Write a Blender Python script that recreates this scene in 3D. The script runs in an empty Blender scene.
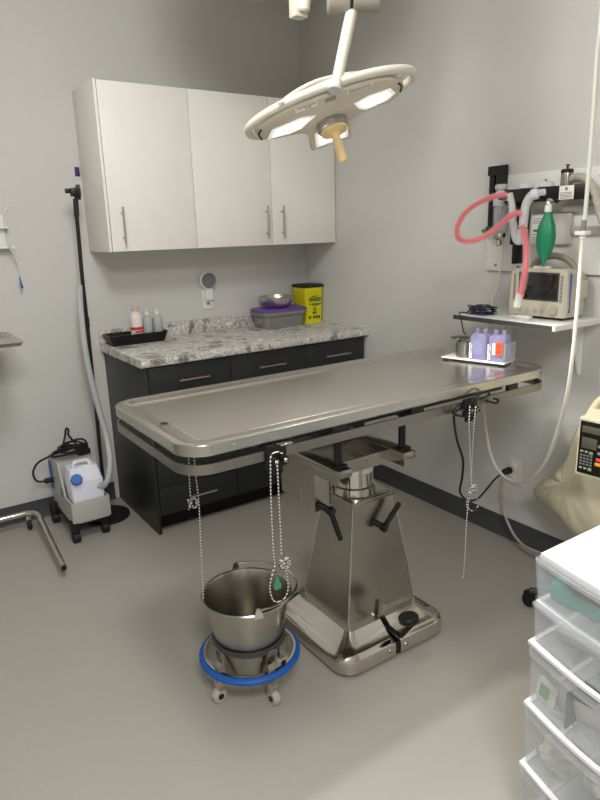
import bpy, bmesh, math, random
from mathutils import Vector, Matrix, noise
random.seed(7)
C = bpy.context.scene.collection
S = bpy.context.scene

# ------------------------------------------------------------------ camera
CAM = Vector((-2.404, -3.487, 1.488)); YAW, PIT, ROL, FPX = -0.5887, 0.2615, -0.02988, 635.85
FW = Vector((-math.sin(YAW)*math.cos(PIT), math.cos(YAW)*math.cos(PIT), -math.sin(PIT)))
_R = Vector((math.cos(YAW), math.sin(YAW), 0)); _U = _R.cross(FW)
RT = _R*math.cos(ROL)+_U*math.sin(ROL); UP = -_R*math.sin(ROL)+_U*math.cos(ROL)
cd = bpy.data.cameras.new('camera'); cam = bpy.data.objects.new('camera', cd); C.objects.link(cam)
cam.matrix_world = Matrix(((RT.x, UP.x, -FW.x, CAM.x), (RT.y, UP.y, -FW.y, CAM.y), (RT.z, UP.z, -FW.z, CAM.z), (0, 0, 0, 1)))
cd.sensor_fit = 'VERTICAL'; cd.sensor_height = 24; cd.sensor_width = 18; cd.lens = FPX/800*24; cd.clip_start = .02
S.camera = cam

# ------------------------------------------------------------------ world, light, exposure
S.view_settings.view_transform = 'Standard'; S.view_settings.look = 'None'
S.view_settings.exposure = 0.07; S.view_settings.gamma = 1.0; S.view_settings.use_curve_mapping = False
w = bpy.data.worlds.new('world'); S.world = w; w.use_nodes = True
w.node_tree.nodes['Background'].inputs[0].default_value = (.9, .95, 1, 1)
w.node_tree.nodes['Background'].inputs[1].default_value = .15

def area(name, loc, sx, sy, watts, col, rot=(0, 0, 0), spread=180):
    l = bpy.data.lights.new(name, 'AREA'); l.shape = 'RECTANGLE'; l.size = sx; l.size_y = sy
    l.energy = watts; l.color = col; l.spread = math.radians(spread)
    o = bpy.data.objects.new(name, l); C.objects.link(o); o.location = loc; o.rotation_euler = rot
    return o
def bulb(name, loc, watts, size, col):
    l = bpy.data.lights.new(name, 'POINT'); l.energy = watts; l.shadow_soft_size = size; l.color = col
    o = bpy.data.objects.new(name, l); C.objects.link(o); o.location = loc
bulb('ceiling_globe_light', (-1.85, -1.95, 2.52), 46, .17, (1, .995, .975))
area('ceiling_troffer_light', (-2.5, -4.2, 2.735), .6, 1.2, 82, (1, .995, .975))

def at_x(px, py, X): d = FW+RT*((px-300)/FPX)-UP*((py-400)/FPX); return CAM+d*((X-CAM.x)/d.x)
def at_y(px, py, Y): d = FW+RT*((px-300)/FPX)-UP*((py-400)/FPX); return CAM+d*((Y-CAM.y)/d.y)
def at_z(px, py, Z): d = FW+RT*((px-300)/FPX)-UP*((py-400)/FPX); return CAM+d*((Z-CAM.z)/d.z)
def at_d(px, py, D): return CAM+(FW+RT*((px-300)/FPX)-UP*((py-400)/FPX))*D
def dep(p): return (Vector(p)-CAM).dot(FW)

# ------------------------------------------------------------------ materials
def L(c): return tuple(((x/255)/12.92 if x/255 <= .04045 else ((x/255+.055)/1.055)**2.4) for x in c)+(1,)
MC = {}
def mat(name, rgb, rough=.5, metal=0, coat=0, trans=0, ior=1.45, emit=None, es=0, alpha=1, bump=0, bscale=40, var=0, vscale=8, spec=.5, aniso=0, sss=0):
    if name in MC: return MC[name]
    m = bpy.data.materials.new(name); m.use_nodes = True; nt = m.node_tree; b = nt.nodes['Principled BSDF']
    col = L(rgb); b.inputs['Base Color'].default_value = col
    b.inputs['Roughness'].default_value = rough; b.inputs['Metallic'].default_value = metal
    b.inputs['Coat Weight'].default_value = coat; b.inputs['Transmission Weight'].default_value = trans
    b.inputs['IOR'].default_value = ior; b.inputs['Alpha'].default_value = alpha
    b.inputs['Specular IOR Level'].default_value = spec
    if sss:
        b.inputs['Subsurface Weight'].default_value = sss; b.inputs['Subsurface Scale'].default_value = .02
    if emit: b.inputs['Emission Color'].default_value = L(emit); b.inputs['Emission Strength'].default_value = es
    tc = nt.nodes.new('ShaderNodeTexCoord')
    n = nt.nodes.new('ShaderNodeTexNoise'); n.inputs['Scale'].default_value = vscale; n.inputs['Detail'].default_value = 4
    nt.links.new(tc.outputs['Object'], n.inputs['Vector'])
    v = var if var else .03
    mx = nt.nodes.new('ShaderNodeMix'); mx.data_type = 'RGBA'
    mx.inputs[6].default_value = tuple(max(0, c*(1-v)) for c in col[:3])+(1,)
    mx.inputs[7].default_value = tuple(min(1, c*(1+v)) for c in col[:3])+(1,)
    nt.links.new(n.outputs['Fac'], mx.inputs[0]); nt.links.new(mx.outputs[2], b.inputs['Base Color'])
    if bump:
        nb = nt.nodes.new('ShaderNodeTexNoise'); nb.inputs['Scale'].default_value = bscale; nb.inputs['Detail'].default_value = 3
        nt.links.new(tc.outputs['Object'], nb.inputs['Vector'])
        bp = nt.nodes.new('ShaderNodeBump'); bp.inputs['Strength'].default_value = bump; bp.inputs['Distance'].default_value = .004
        nt.links.new(nb.outputs['Fac'], bp.inputs['Height']); nt.links.new(bp.outputs['Normal'], b.inputs['Normal'])
    MC[name] = m; return m

def steel(name, rgb=(196, 190, 180), rough=.28, stretch=(3, 120, 120), amp=.1, bump=.05):
    m = mat(name, rgb, rough, 1.0); nt = m.node_tree; b = nt.nodes['Principled BSDF']
    tc = [n for n in nt.nodes if n.type == 'TEX_COORD'][0]
    mp = nt.nodes.new('ShaderNodeMapping'); mp.inputs['Scale'].default_value = stretch
    n = nt.nodes.new('ShaderNodeTexNoise'); n.inputs['Scale'].default_value = 4; n.inputs['Detail'].default_value = 6
    nt.links.new(tc.outputs['Object'], mp.inputs['Vector']); nt.links.new(mp.outputs['Vector'], n.inputs['Vector'])
    r = nt.nodes.new('ShaderNodeMapRange'); r.inputs[3].default_value = rough-amp; r.inputs[4].default_value = rough+amp
    nt.links.new(n.outputs['Fac'], r.inputs[0]); nt.links.new(r.outputs[0], b.inputs['Roughness'])
    return m

M_wall = mat('painted_wall', (204, 203, 200), .75, bump=.04, bscale=260, var=.015, vscale=2)
M_ceil = mat('ceiling_paint', (225, 222, 214), .9)
M_base = mat('rubber_baseboard', (68, 70, 72), .5)
M_white = mat('white_melamine', (236, 233, 226), .42)
M_wedge = mat('white_edge', (238, 236, 230), .4)
M_black = mat('black_plastic', (16, 16, 17), .38)
M_blackmatte = mat('black_rubber', (20, 20, 20), .6)
M_cab = mat('charcoal_melamine', (40, 43, 42), .42, var=.06, vscale=3)
M_kick = mat('black_toe_kick', (14, 14, 14), .7)
M_steelT = steel('table_steel', (196, 192, 185), .22, (1.0, 30, 30), .03, 0)
def blend_rough(m, rough, fac):
    nt = m.node_tree; b = nt.nodes['Principled BSDF']; o = [n for n in nt.nodes if n.type == 'OUTPUT_MATERIAL'][0]
    g = nt.nodes.new('ShaderNodeBsdfAnisotropic'); g.inputs['Roughness'].default_value = rough; g.inputs['Color'].default_value = L((205, 200, 190))
    mx = nt.nodes.new('ShaderNodeMixShader'); mx.inputs[0].default_value = fac
    nt.links.new(b.outputs[0], mx.inputs[1]); nt.links.new(g.outputs[0], mx.inputs[2]); nt.links.new(mx.outputs[0], o.inputs[0])
blend_rough(M_steelT, .42, .16)
M_steelB = steel('brushed_steel', (172, 169, 160), .25, (14, 14, .6), .012, 0)
M_chrome = mat('polished_steel', (205, 200, 192), .12, 1.0)
M_rail = steel('rail_steel', (150, 146, 140), .36, (2, 30, 30), .03, 0)
M_handle = mat('brushed_nickel', (190, 180, 168), .3, 1.0)
M_cream = mat('cream_enamel', (206, 201, 187), .4)
M_creamd = mat('lamp_face', (198, 190, 174), .45)
M_offw = mat('white_plastic', (228, 228, 224), .4)
M_wtube = mat('white_tubing', (222, 220, 210), .35, sss=.2)
M_beige = mat('beige_plastic', (196, 188, 170), .5)
M_dkgrey = mat('dark_grey_plastic', (60, 60, 60), .5)
M_grey = mat('grey_plastic', (130, 128, 124), .5)
M_blue = mat('blue_plastic', (24, 92, 175), .45)
M_teal = mat('teal_plastic', (60, 175, 165), .5)
M_screen = mat('dark_screen', (20, 22, 22), .08, coat=1)
M_purple = mat('purple_plastic', (112, 72, 160), .45)
M_yellow = mat('yellow_plastic', (226, 214, 20), .45)
M_dkgreen = mat('dark_green_plastic', (10, 40, 34), .45)
M_green = mat('green_print', (20, 90, 50), .6)
M_red = mat('red_print', (205, 45, 40), .6)
M_paper = mat('white_label', (236, 234, 228), .6)
M_orange = mat('orange_label', (240, 84, 20), .6)
M_print = mat('dark_print', (60, 60, 62), .7)

def mat_floor():
    m = mat('vinyl_floor', (166, 162, 154), .38, var=.04, vscale=2.5, bump=.02, bscale=300)
    nt = m.node_tree; b = nt.nodes['Principled BSDF']; mx0 = b.inputs['Base Color'].links[0].from_socket
    tc = [n for n in nt.nodes if n.type == 'TEX_COORD'][0]
    v = nt.nodes.new('ShaderNodeTexVoronoi'); v.inputs['Scale'].default_value = 9
    nt.links.new(tc.outputs['Object'], v.inputs['Vector'])
    r = nt.nodes.new('ShaderNodeMapRange'); r.inputs[1].default_value = .015; r.inputs[2].default_value = .03; r.inputs[3].default_value = .45; r.inputs[4].default_value = 0
    nt.links.new(v.outputs['Distance'], r.inputs[0])
    n = nt.nodes.new('ShaderNodeTexNoise'); n.inputs['Scale'].default_value = 160
    nt.links.new(tc.outputs['Object'], n.inputs['Vector'])
    r2 = nt.nodes.new('ShaderNodeMapRange'); r2.inputs[1].default_value = .3; r2.inputs[2].default_value = .7; r2.inputs[3].default_value = 0; r2.inputs[4].default_value = .10
    nt.links.new(n.outputs['Fac'], r2.inputs[0])
    m1 = nt.nodes.new('ShaderNodeMix'); m1.data_type = 'RGBA'; m1.inputs[7].default_value = L((112, 106, 98))
    nt.links.new(r2.outputs[0], m1.inputs[0]); nt.links.new(mx0, m1.inputs[6])
    m2 = nt.nodes.new('ShaderNodeMix'); m2.data_type = 'RGBA'; m2.inputs[7].default_value = L((122, 116, 107))
    nt.links.new(r.outputs[0], m2.inputs[0]); nt.links.new(m1.outputs[2], m2.inputs[6])
    nt.links.new(m2.outputs[2], b.inputs['Base Color'])
    # scattered roughness
    n3 = nt.nodes.new('ShaderNodeTexNoise'); n3.inputs['Scale'].default_value = 3
    nt.links.new(tc.outputs['Object'], n3.inputs['Vector'])
    r3 = nt.nodes.new('ShaderNodeMapRange'); r3.inputs[3].default_value = .3; r3.inputs[4].default_value = .5
    nt.links.new(n3.outputs['Fac'], r3.inputs[0]); nt.links.new(r3.outputs[0], b.inputs['Roughness'])
    return m
M_floor = mat_floor()
def mat_marble():
    m = mat('marble_laminate', (180, 176, 170), .35); nt = m.node_tree; b = nt.nodes['Principled BSDF']
    tc = [n for n in nt.nodes if n.type == 'TEX_COORD'][0]
    n = nt.nodes.new('ShaderNodeTexNoise'); n.inputs['Scale'].default_value = 15; n.inputs['Detail'].default_value = 8; n.inputs['Roughness'].default_value = .66; n.inputs['Distortion'].default_value = .35
    nt.links.new(tc.outputs['Object'], n.inputs['Vector'])
    cr = nt.nodes.new('ShaderNodeValToRGB'); e = cr.color_ramp.elements
    e[0].position = .33; e[0].color = L((104, 102, 100)); e[1].position = .64; e[1].color = L((236, 233, 228))
    x = e.new(.44); x.color = L((158, 154, 150)); x = e.new(.49); x.color = L((222, 218, 212)); x = e.new(.55); x.color = L((168, 164, 159))
    nt.links.new(n.outputs['Fac'], cr.inputs[0]); nt.links.new(cr.outputs[0], b.inputs['Base Color'])
    return m
M_marble = mat_marble()
def clear(name, rgb, alpha, rough=.2):
    m = mat(name, rgb, rough, 0, spec=.5, alpha=alpha); return m
M_clear = clear('frosted_clear_plastic', (214, 218, 222), .25, .3)
M_clearp = clear('violet_clear_plastic', (172, 170, 214), .42, .15)
M_clearw = clear('clear_tubing', (238, 238, 240), .5, .2)
M_acryl = clear('clear_acrylic', (200, 205, 215), .35, .08)
M_hose = mat('frosted_hose', (196, 200, 200), .35, alpha=.8)
M_pink = mat('pink_hose', (228, 30, 62), .25, coat=.6, sss=.1)
M_pinkout = mat('hose_sleeve', (250, 226, 226), .12, alpha=.20)
M_bag = mat('green_rubber_bag', (16, 130, 92), .4, bump=.2, bscale=18)
M_cloth = mat('beige_fabric', (200, 192, 165), .8, bump=.5, bscale=14)
M_led = mat('led_emitter', (255, 255, 250), .4, emit=(255, 252, 240), es=2.2)
M_ledring = mat('led_surround', (235, 235, 230), .3, emit=(255, 252, 244), es=.35)

# ------------------------------------------------------------------ mesh helpers
def new(): return bmesh.new()
def box(bm, x0, x1, y0, y1, z0, z1, bev=0, M=None, seg=2):
    t = bmesh.new()
    bmesh.ops.create_cube(t, size=1)
    for v in t.verts: v.co = Vector(((x0+x1)/2+v.co.x*(x1-x0), (y0+y1)/2+v.co.y*(y1-y0), (z0+z1)/2+v.co.z*(z1-z0)))
    if bev: bmesh.ops.bevel(t, geom=t.edges[:], offset=bev, segments=seg, affect='EDGES', profile=.5)
    merge(bm, t, M)
def merge(bm, t, M=None):
    if M is not None: t.transform(M)
    me = bpy.data.meshes.new('t'); t.to_mesh(me); t.free(); bm.from_mesh(me); bpy.data.meshes.remove(me)
def loft(bm, loops, cap0=True, cap1=True, closed=True, M=None):
    t = bmesh.new(); vs = [[t.verts.new(p) for p in lp] for lp in loops]
    n = len(loops[0])
    for a, b in zip(vs[:-1], vs[1:]):
        for i in range(n if closed else n-1):
            try: t.faces.new((a[i], a[(i+1) % n], b[(i+1) % n], b[i]))
            except ValueError: pass
    if cap0: t.faces.new(vs[0][::-1])
    if cap1: t.faces.new(vs[-1])
    bmesh.ops.recalc_face_normals(t, faces=t.faces[:]); merge(bm, t, M)
def lathe(bm, prof, c=(0, 0, 0), n=32, M=None, cap0=True, cap1=True):
    lp = [[Vector((c[0]+r*math.cos(2*math.pi*i/n), c[1]+r*math.sin(2*math.pi*i/n), c[2]+z)) for i in range(n)] for r, z in prof]
    loft(bm, lp, cap0, cap1, True, M)
def axisM(a, b):
    a, b = Vector(a), Vector(b); d = (b-a); return Matrix.Translation(a) @ d.to_track_quat('Z', 'Y').to_matrix().to_4x4()
def cyl(bm, a, b, r, r2=None, n=20, bev=0):
    h = (Vector(b)-Vector(a)).length; r2 = r if r2 is None else r2
    pr = [(r, 0), (r2, h)] if not bev else [(r-bev, 0), (r, bev), (r2, h-bev), (r2-bev, h)]
    lathe(bm, pr, (0, 0, 0), n, axisM(a, b))
def smooth_path(pts, sub=6):
    P = [Vector(p) for p in pts]
    if len(P) < 3: return P
    out = []
    for i in range(len(P)-1):
        p0 = P[max(i-1, 0)]; p1 = P[i]; p2 = P[i+1]; p3 = P[min(i+2, len(P)-1)]
        for k in range(sub):
            t = k/sub
            out.append(.5*((2*p1)+(p2-p0)*t+(2*p0-5*p1+4*p2-p3)*t*t+(3*p1-p0-3*p2+p3)*t**3))
    out.append(P[-1]); return out
def tube(bm, pts, r, n=10, sub=6, closed=False, rf=None, sm=True, flat=1.0):
    P = smooth_path(pts, sub) if sm else [Vector(p) for p in pts]
    if closed: P = P[:]
    T = []
    m = len(P)
    for i in range(m):
        a = P[(i-1) % m] if closed else P[max(i-1, 0)]; b = P[(i+1) % m] if closed else P[min(i+1, m-1)]
        d = (b-a); T.append(d.normalized() if d.length > 1e-9 else Vector((0, 0, 1)))
    u = T[0].orthogonal().normalized(); loops = []
    for i in range(m):
        u = (u-T[i]*u.dot(T[i])); u = u.normalized() if u.length > 1e-6 else T[i].orthogonal().normalized()
        v = T[i].cross(u); rr = rf(i/(m-1)) if rf else r
        loops.append([P[i]+u*math.cos(2*math.pi*k/n)*rr+v*math.sin(2*math.pi*k/n)*rr*flat for k in range(n)])
    if closed: loops.append(loops[0]); loft(bm, loops, False, False)
    else: loft(bm, loops)
def rrect(L_, W_, r, n=6, c=(0, 0), z=0):
    out = []
    for sx, sy, a0 in ((1, 1, 0), (-1, 1, 90), (-1, -1, 180), (1, -1, 270)):
        for k in range(n+1):
            a = math.radians(a0+90*k/n)
            out.append(Vector((c[0]+sx*(L_/2-r)+r*math.cos(a), c[1]+sy*(W_/2-r)+r*math.sin(a), z)))
    return out
def poly_prism(bm, pts2, z0, z1, M=None, bev=0):
    t = bmesh.new(); a = [t.verts.new((p[0], p[1], z0)) for p in pts2]; b = [t.verts.new((p[0], p[1], z1)) for p in pts2]
    n = len(pts2); t.faces.new(a[::-1]); t.faces.new(b)
    for i in range(n): t.faces.new((a[i], a[(i+1) % n], b[(i+1) % n], b[i]))
    bmesh.ops.recalc_face_normals(t, faces=t.faces[:])
    if bev: bmesh.ops.bevel(t, geom=[e for e in t.edges if e.calc_face_angle(0) > .5], offset=bev, segments=2, affect='EDGES')
    merge(bm, t, M)
def frameM(o, x, y):
    x = Vector(x).normalized(); y = Vector(y); y = (y-x*y.dot(x)).normalized(); z = x.cross(y)
    return Matrix(((x.x, y.x, z.x, o[0]), (x.y, y.y, z.y, o[1]), (x.z, y.z, z.z, o[2]), (0, 0, 0, 1)))
def obj(name, bm, m, parent=None, sharp=35, sm=True):
    bmesh.ops.remove_doubles(bm, verts=bm.verts[:], dist=1e-5)
    if parent is not None: org = Vector(parent['_o'])
    else:
        xs = [v.co for v in bm.verts]
        org = Vector((sum(v.x for v in xs)/len(xs), sum(v.y for v in xs)/len(xs), min(v.z for v in xs)))
    bm.transform(Matrix.Translation(-org))
    if sm:
        for f in bm.faces: f.smooth = True
        for e in bm.edges:
            if len(e.link_faces) != 2 or e.calc_face_angle(0) > math.radians(sharp): e.smooth = False
    me = bpy.data.meshes.new(name); bm.to_mesh(me); bm.free()
    me.materials.append(m)
    o = bpy.data.objects.new(name, me); C.objects.link(o)
    if parent is not None: o.parent = parent
    else: o.location = org
    o['_o'] = list(org)
    return o
def tag(o, label, cat, group=None):
    o['label'] = label; o['category'] = cat
    if group: o['group'] = group
    return o
def thing(name, label, cat, loc, group=None):
    o = bpy.data.objects.new(name, None); C.objects.link(o); o.location = loc; o.empty_display_size = .05
    o['_o'] = list(loc); return tag(o, label, cat, group)
def struct(name, bm, m, parent=None):
    o = obj(name, bm, m, parent)
    if parent is None: o['kind'] = 'structure'
    return o
def text_mesh(bm, s, size, M, ext=.0004):
    cu = bpy.data.curves.new('t', 'FONT'); cu.body = s; cu.size = size; cu.extrude = ext; cu.align_x = 'CENTER'; cu.align_y = 'CENTER'; cu.resolution_u = 3
    o = bpy.data.objects.new('t', cu); C.objects.link(o)
    dg = bpy.context.evaluated_depsgraph_get(); me = bpy.data.meshes.new_from_object(o.evaluated_get(dg))
    t = bmesh.new(); t.from_mesh(me); merge(bm, t, M)
    bpy.data.objects.remove(o); bpy.data.curves.remove(cu); bpy.data.meshes.remove(me)
def carve(o, cut_bm):
    me = bpy.data.meshes.new('c'); cut_bm.to_mesh(me); cut_bm.free(); c = bpy.data.objects.new('c', me); C.objects.link(c)
    c.matrix_world = Matrix.Translation(Vector((0, 0, 0)))
    md = o.modifiers.new('b', 'BOOLEAN'); md.object = c; md.operation = 'DIFFERENCE'; md.solver = 'EXACT'
    bpy.context.view_layer.update()
    dg = bpy.context.evaluated_depsgraph_get(); nm = bpy.data.meshes.new_from_object(o.evaluated_get(dg))
    o.modifiers.clear(); o.data = nm; bpy.data.objects.remove(c); bpy.data.meshes.remove(me)

# ------------------------------------------------------------------ room
XL, YF, H = -4.6, -6.4, 2.751
b = new(); box(b, XL, 0, YF, 0, -.05, 0); struct('floor', b, M_floor)
b = new(); box(b, XL-.1, .1, YF-.1, .1, H, H+.1); struct('ceiling', b, M_ceil)
b = new(); box(b, XL-.1, .1, 0, .1, -.05, H); struct('wall_back', b, M_wall)
b = new(); box(b, 0, .1, YF, 0, -.05, H); struct('wall_right', b, M_wall)
b = new(); box(b, XL-.1, XL, YF, 0, -.05, H); struct('wall_left', b, M_wall)
b = new(); box(b, XL-.1, .1, YF-.1, YF, -.05, H); struct('wall_front', b, M_wall)
def cove(pts, z=.105):
    bb = new(); loft(bb, [[Vector((*p, 0)), Vector((*q, 0)), Vector((*q2, .012)), Vector((*q3, z)), Vector((*p, z))] for p, q, q2, q3 in pts]); return bb
g = .001
struct('baseboard_back', cove([((XL, -g), (XL, -.014), (XL, -.006), (XL, -.004)), ((-1.395, -g), (-1.395, -.014), (-1.395, -.006), (-1.395, -.004))]), M_base)
struct('baseboard_right', cove([((-g, YF), (-.014, YF), (-.006, YF), (-.004, YF)), ((-g, -.64), (-.014, -.64), (-.006, -.64), (-.004, -.64))]), M_base)

# ------------------------------------------------------------------ wall cabinet
def bar_handle(p0, p1, out, r=.0055, parent=None):
    """bar pull from p0 to p1 standing off along 'out'"""
    p0, p1, out = Vector(p0), Vector(p1), Vector(out); bb = new()
    d = (p1-p0).normalized(); cyl(bb, p0+out*.028, p1+out*.028, r, n=12, bev=.001)
    for q in (p0+d*.03, p1-d*.03): cyl(bb, q, q+out*.028, r*.8, n=10)
    return obj('handle', bb, M_handle, parent)
t = thing('wall_cabinet', 'white three-door wall cabinet hung on the back wall above the counter', 'cabinet', (-.70, -.17, 1.408))
b = new(); T = .016
X0, X1, Z0, Z1 = -1.387, -.002, 1.408, 2.183
box(b, X0, X0+T, -.318, -.002, Z0, Z1, .001); box(b, X1-T, X1, -.318, -.002, Z0, Z1, .001)
box(b, X0+T, X1-T, -.318, -.002, Z0+.001, Z0+T); box(b, X0+T, X1-T, -.318, -.002, Z1-T, Z1-.001)
box(b, X0+T, X1-T, -.012, -.003, Z0+T, Z1-T)
obj('body', b, M_white, t)
box_edges = [X0+.001, X0+.4680, X0+.9375, X1-.003]
for i in range(3):
    b = new(); x0, x1 = box_edges[i]+.0015, box_edges[i+1]-.0015
    if i == 0: x0 += .014
    box(b, x0, x1, -.336, -.319, Z0+.002, Z1-.003, .0012)
    d = obj('door', b, M_white, t)
    hx = (-1.311, -.492, -.390)[i]
    bar_handle((hx, -.336, 1.445), (hx, -.336, 1.620), (0, -1, 0), parent=d)
b = new(); box(b, X0, X0+.013, -.337, -.3185, Z0, Z1, .001); obj('filler_strip', b, M_wedge, t)

# ------------------------------------------------------------------ base cabinet + worktop
t = thing('base_cabinet', 'charcoal base cabinet with drawers under the marbled counter', 'cabinet', (-.69, -.3, 0))
X0, X1, ZT = -1.371, -.002, .874
b = new()
box(b, X0, X0+.018, -.609, -.002, 0, ZT, .001); box(b, X1-.03, X1, -.588, -.002, .095, ZT)
box(b, X0+.018, X1-.03, -.588, -.002, .095, .113); box(b, X0+.018, X1-.03, -.587, -.57, .113, ZT)
obj('body', b, M_cab, t)
b = new(); box(b, X0+.018, X1, -.53, -.51, 0, .094); obj('toe_kick', b, M_kick, t)
cols = [X0+.02, -.9045, -.4345, X1-.012]
cz = [ZT-.004, .713, .558, .402, .247, .098]
def front(name, x0, x1, z0, z1, hx=True):
    bb = new(); box(bb, x0+.0015, x1-.0015, -.608, -.589, z0+.0015, z1-.0015, .001); o = obj(name, bb, M_cab, t)
    return o
hx = [(-1.205, -1.040), (-.748, -.582), (-.312, -.136)]
for i in range(3):
    d = front('drawer', cols[i], cols[i+1], cz[1], cz[0])
    bar_handle((hx[i][0], -.608, .79), (hx[i][1], -.608, .79), (0, -1, 0), .005, d)
for k in range(1, 5):
    d = front('drawer', cols[0], cols[1], cz[k+1], cz[k])
    zc = (cz[k]+cz[k+1])/2; bar_handle((-1.192, -.608, zc), (-1.042, -.608, zc), (0, -1, 0), .005, d)
for i, hxx in ((1, -.50), (2, -.37)):
    d = front('door', cols[i], cols[i+1], cz[5], cz[1]); bar_handle((hxx, -.608, .50), (hxx, -.608, .66), (0, -1, 0), .005, d)
t = thing('countertop', 'grey marbled laminate worktop with low backsplash', 'countertop', (-.69, -.3, .875))
b = new(); yb, yf = -.002, -.638
pr = [(yb, .875), (yf+.012, .875), (yf+.003, .879), (yf, .887), (yf, .900), (yf+.003, .909), (yf+.012, .914), (yb, .914)]
loft(b, [[Vector((x, y, z)) for y, z in pr] for x in (-1.389, -.001)]); obj('top', b, M_marble, t)
b = new(); box(b, -1.389, -.001, -.021, -.002, .9145, .990, .002); obj('backsplash', b, M_marble, t)

# ------------------------------------------------------------------ things on the counter
ZC = .9145
t = thing('plastic_tray', 'shallow black plastic tray at the left end of the counter holding bottles', 'tray', (-1.22, -.10, ZC))
b = new(); c = (-1.215, -.100)
loft(b, [rrect(.29, .115, .012, 4, c, ZC), rrect(.325, .14, .016, 4, c, ZC+.052), rrect(.335, .15, .018, 4, c, ZC+.053), rrect(.335, .15, .018, 4, c, ZC+.056),
         rrect(.317, .133, .015, 4, c, ZC+.056), rrect(.284, .109, .011, 4, c, ZC+.005)]); obj('tray_body', b, M_black, t)
zt = ZC+.0055
def bottle(name, label, x, y, r, h, m, capm, nozzle, grp=None, scale=1):
    q = thing(name, label, 'bottle', (x, y, zt), grp)
    bb = new(); lathe(bb, [(r*.9, 0), (r, .004), (r, h*.72), (r*.92, h*.79), (r*.6, h*.87), (r*.42, h*.9), (r*.42, h*.93)], (x, y, zt), 24); obj('bottle_body', bb, m, q)
    bb = new()
    if nozzle: lathe(bb, [(r*.55, h*.915), (r*.55, h*1.03), (r*.2, h*1.05), (r*.1, h*1.16)], (x, y, zt), 18)
    else: lathe(bb, [(r*.5, h*.915), (r*.52, h*1.03), (r*.45, h*1.05)], (x, y, zt), 18)
    obj('cap', bb, capm, q); return q
q = bottle('antiseptic_bottle', 'larger white bottle with pink cap and red printed label in the black tray', -1.207, -.105, .034, .185, mat('white_bottle', (226, 218, 214), .35), mat('pink_cap', (214, 172, 176), .4), False)
def curved_patch(bb, x, y, r, a0, a1, z0, z1, n=10, th=.0006):
    lp = []
    for i in range(n+1):
        a = math.radians(a0+(a1-a0)*i/n); ca, sa = math.cos(a), math.sin(a)
        lp.append([Vector((x+ca*r, y+sa*r, z0)), Vector((x+ca*(r+th), y+sa*(r+th), z0)), Vector((x+ca*(r+th), y+sa*(r+th), z1)), Vector((x+ca*r, y+sa*r, z1))])
    loft(bb, lp)
bb = new(); curved_patch(bb, -1.207, -.105, .0342, 180, 330, zt+.066, zt+.082); curved_patch(bb, -1.207, -.105, .0342, 235, 320, zt+.052, zt+.062); curved_patch(bb, -1.207, -.105, .0342, 318, 330, zt+.02, zt+.09); obj('red_lettering', bb, M_red, q)
bb = new(); [curved_patch(bb, -1.207, -.105, .0342, 215, 305, zt+z, zt+z+.003) for z in (.022, .030, .038, .046)]; obj('small_print', bb, M_grey, q)
M_sq = mat('squeeze_bottle', (188, 194, 192), .3, alpha=.85)
for x, lab, cm in ((-1.140, 'small clear squeeze bottle with cream nozzle, nearest the white bottle', mat('cream_cap', (225, 222, 196), .4)), (-1.082, 'small clear squeeze bottle with white nozzle at the right end of the tray', M_offw)):
    q = bottle('squeeze_bottle', lab, x, -.095, .027, .150, M_sq, cm, True, 'squeeze bottles in the black tray')
    bb = new(); curved_patch(bb, x, -.095, .0262, 220, 300, zt+.045, zt+.068); obj('label_patch', bb, M_paper, q)

# grey box with purple lid
t = thing('storage_box', 'grey plastic box with purple lid on the counter under the steel bowl', 'box', (-.315, -.155, ZC))
b = new(); c = (-.315, -.150)
loft(b, [rrect(.27, .155, .03, 5, c, ZC), rrect(.295, .175, .035, 5, c, ZC+.075), rrect(.315, .195, .04, 5, c, ZC+.077), rrect(.32, .20, .04, 5, c, ZC+.100), rrect(.30, .18, .036, 5, c, ZC+.101)])
for s in (-1, 1): box(b, c[0]+s*.145-.006, c[0]+s*.145+.006, c[1]-.03, c[1]+.03, ZC+.02, ZC+.07, .003)
obj('box_body', b, M_grey, t)
b = new(); loft(b, [rrect(.318, .198, .04, 5, c, ZC+.1015), rrect(.326, .206, .042, 5, c, ZC+.103), rrect(.326, .206, .042, 5, c, ZC+.110), rrect(.30, .18, .036, 5, c, ZC+.116), rrect(.26, .14, .03, 5, c, ZC+.1165)]); obj('lid', b, M_purple, t)
M_sharp = M_yellow
t = thing('steel_bowl', 'dented stainless steel bowl standing on the purple lid', 'bowl', (-.325, -.15, ZC+.117))
b = new(); c = (-.325, -.15, ZC+.1172)
lathe(b, [(.055, 0), (.075, .006), (.094, .03), (.104, .062), (.114, .0655), (.114, .0675), (.101, .067), (.091, .032), (.07, .010), (.0, .007)], c, 48); obj('bowl_body', b, mat('hammered_steel', (205, 200, 192), .24, 1.0, bump=.5, bscale=90), t)
# sharps bin
t = thing('sharps_container', 'yellow sharps bin with dark green lid at the right end of the counter', 'bin', (-.075, -.135, ZC))
b = new(); c = (-.078, -.128)
loft(b, [rrect(.125, .125, .012, 4, c, ZC), rrect(.135, .145, .012, 4, c, ZC+.20), rrect(.14, .15, .012, 4, c, ZC+.205), rrect(.14, .15, .012, 4, c, ZC+.222)]); obj('bin_body', b, M_yellow, t)
b = new(); loft(b, [rrect(.146, .156, .014, 4, c, ZC+.2222), rrect(.15, .16, .014, 4, c, ZC+.226), rrect(.15, .16, .014, 4, c, ZC+.236), rrect(.13, .14, .012, 4, c, ZC+.242)]); obj('lid', b, M_dkgreen, t)
b = new(); yf = c[1]-.0715; tl = math.radians(-4)
def lb(x0, x1, z0, z1, yo=0):
    k = (z0+z1)/2/.2; box(b, x0, x1, yf+.007-.010*k-.0012, yf+.007-.010*k, ZC+z0, ZC+z1)
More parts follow.
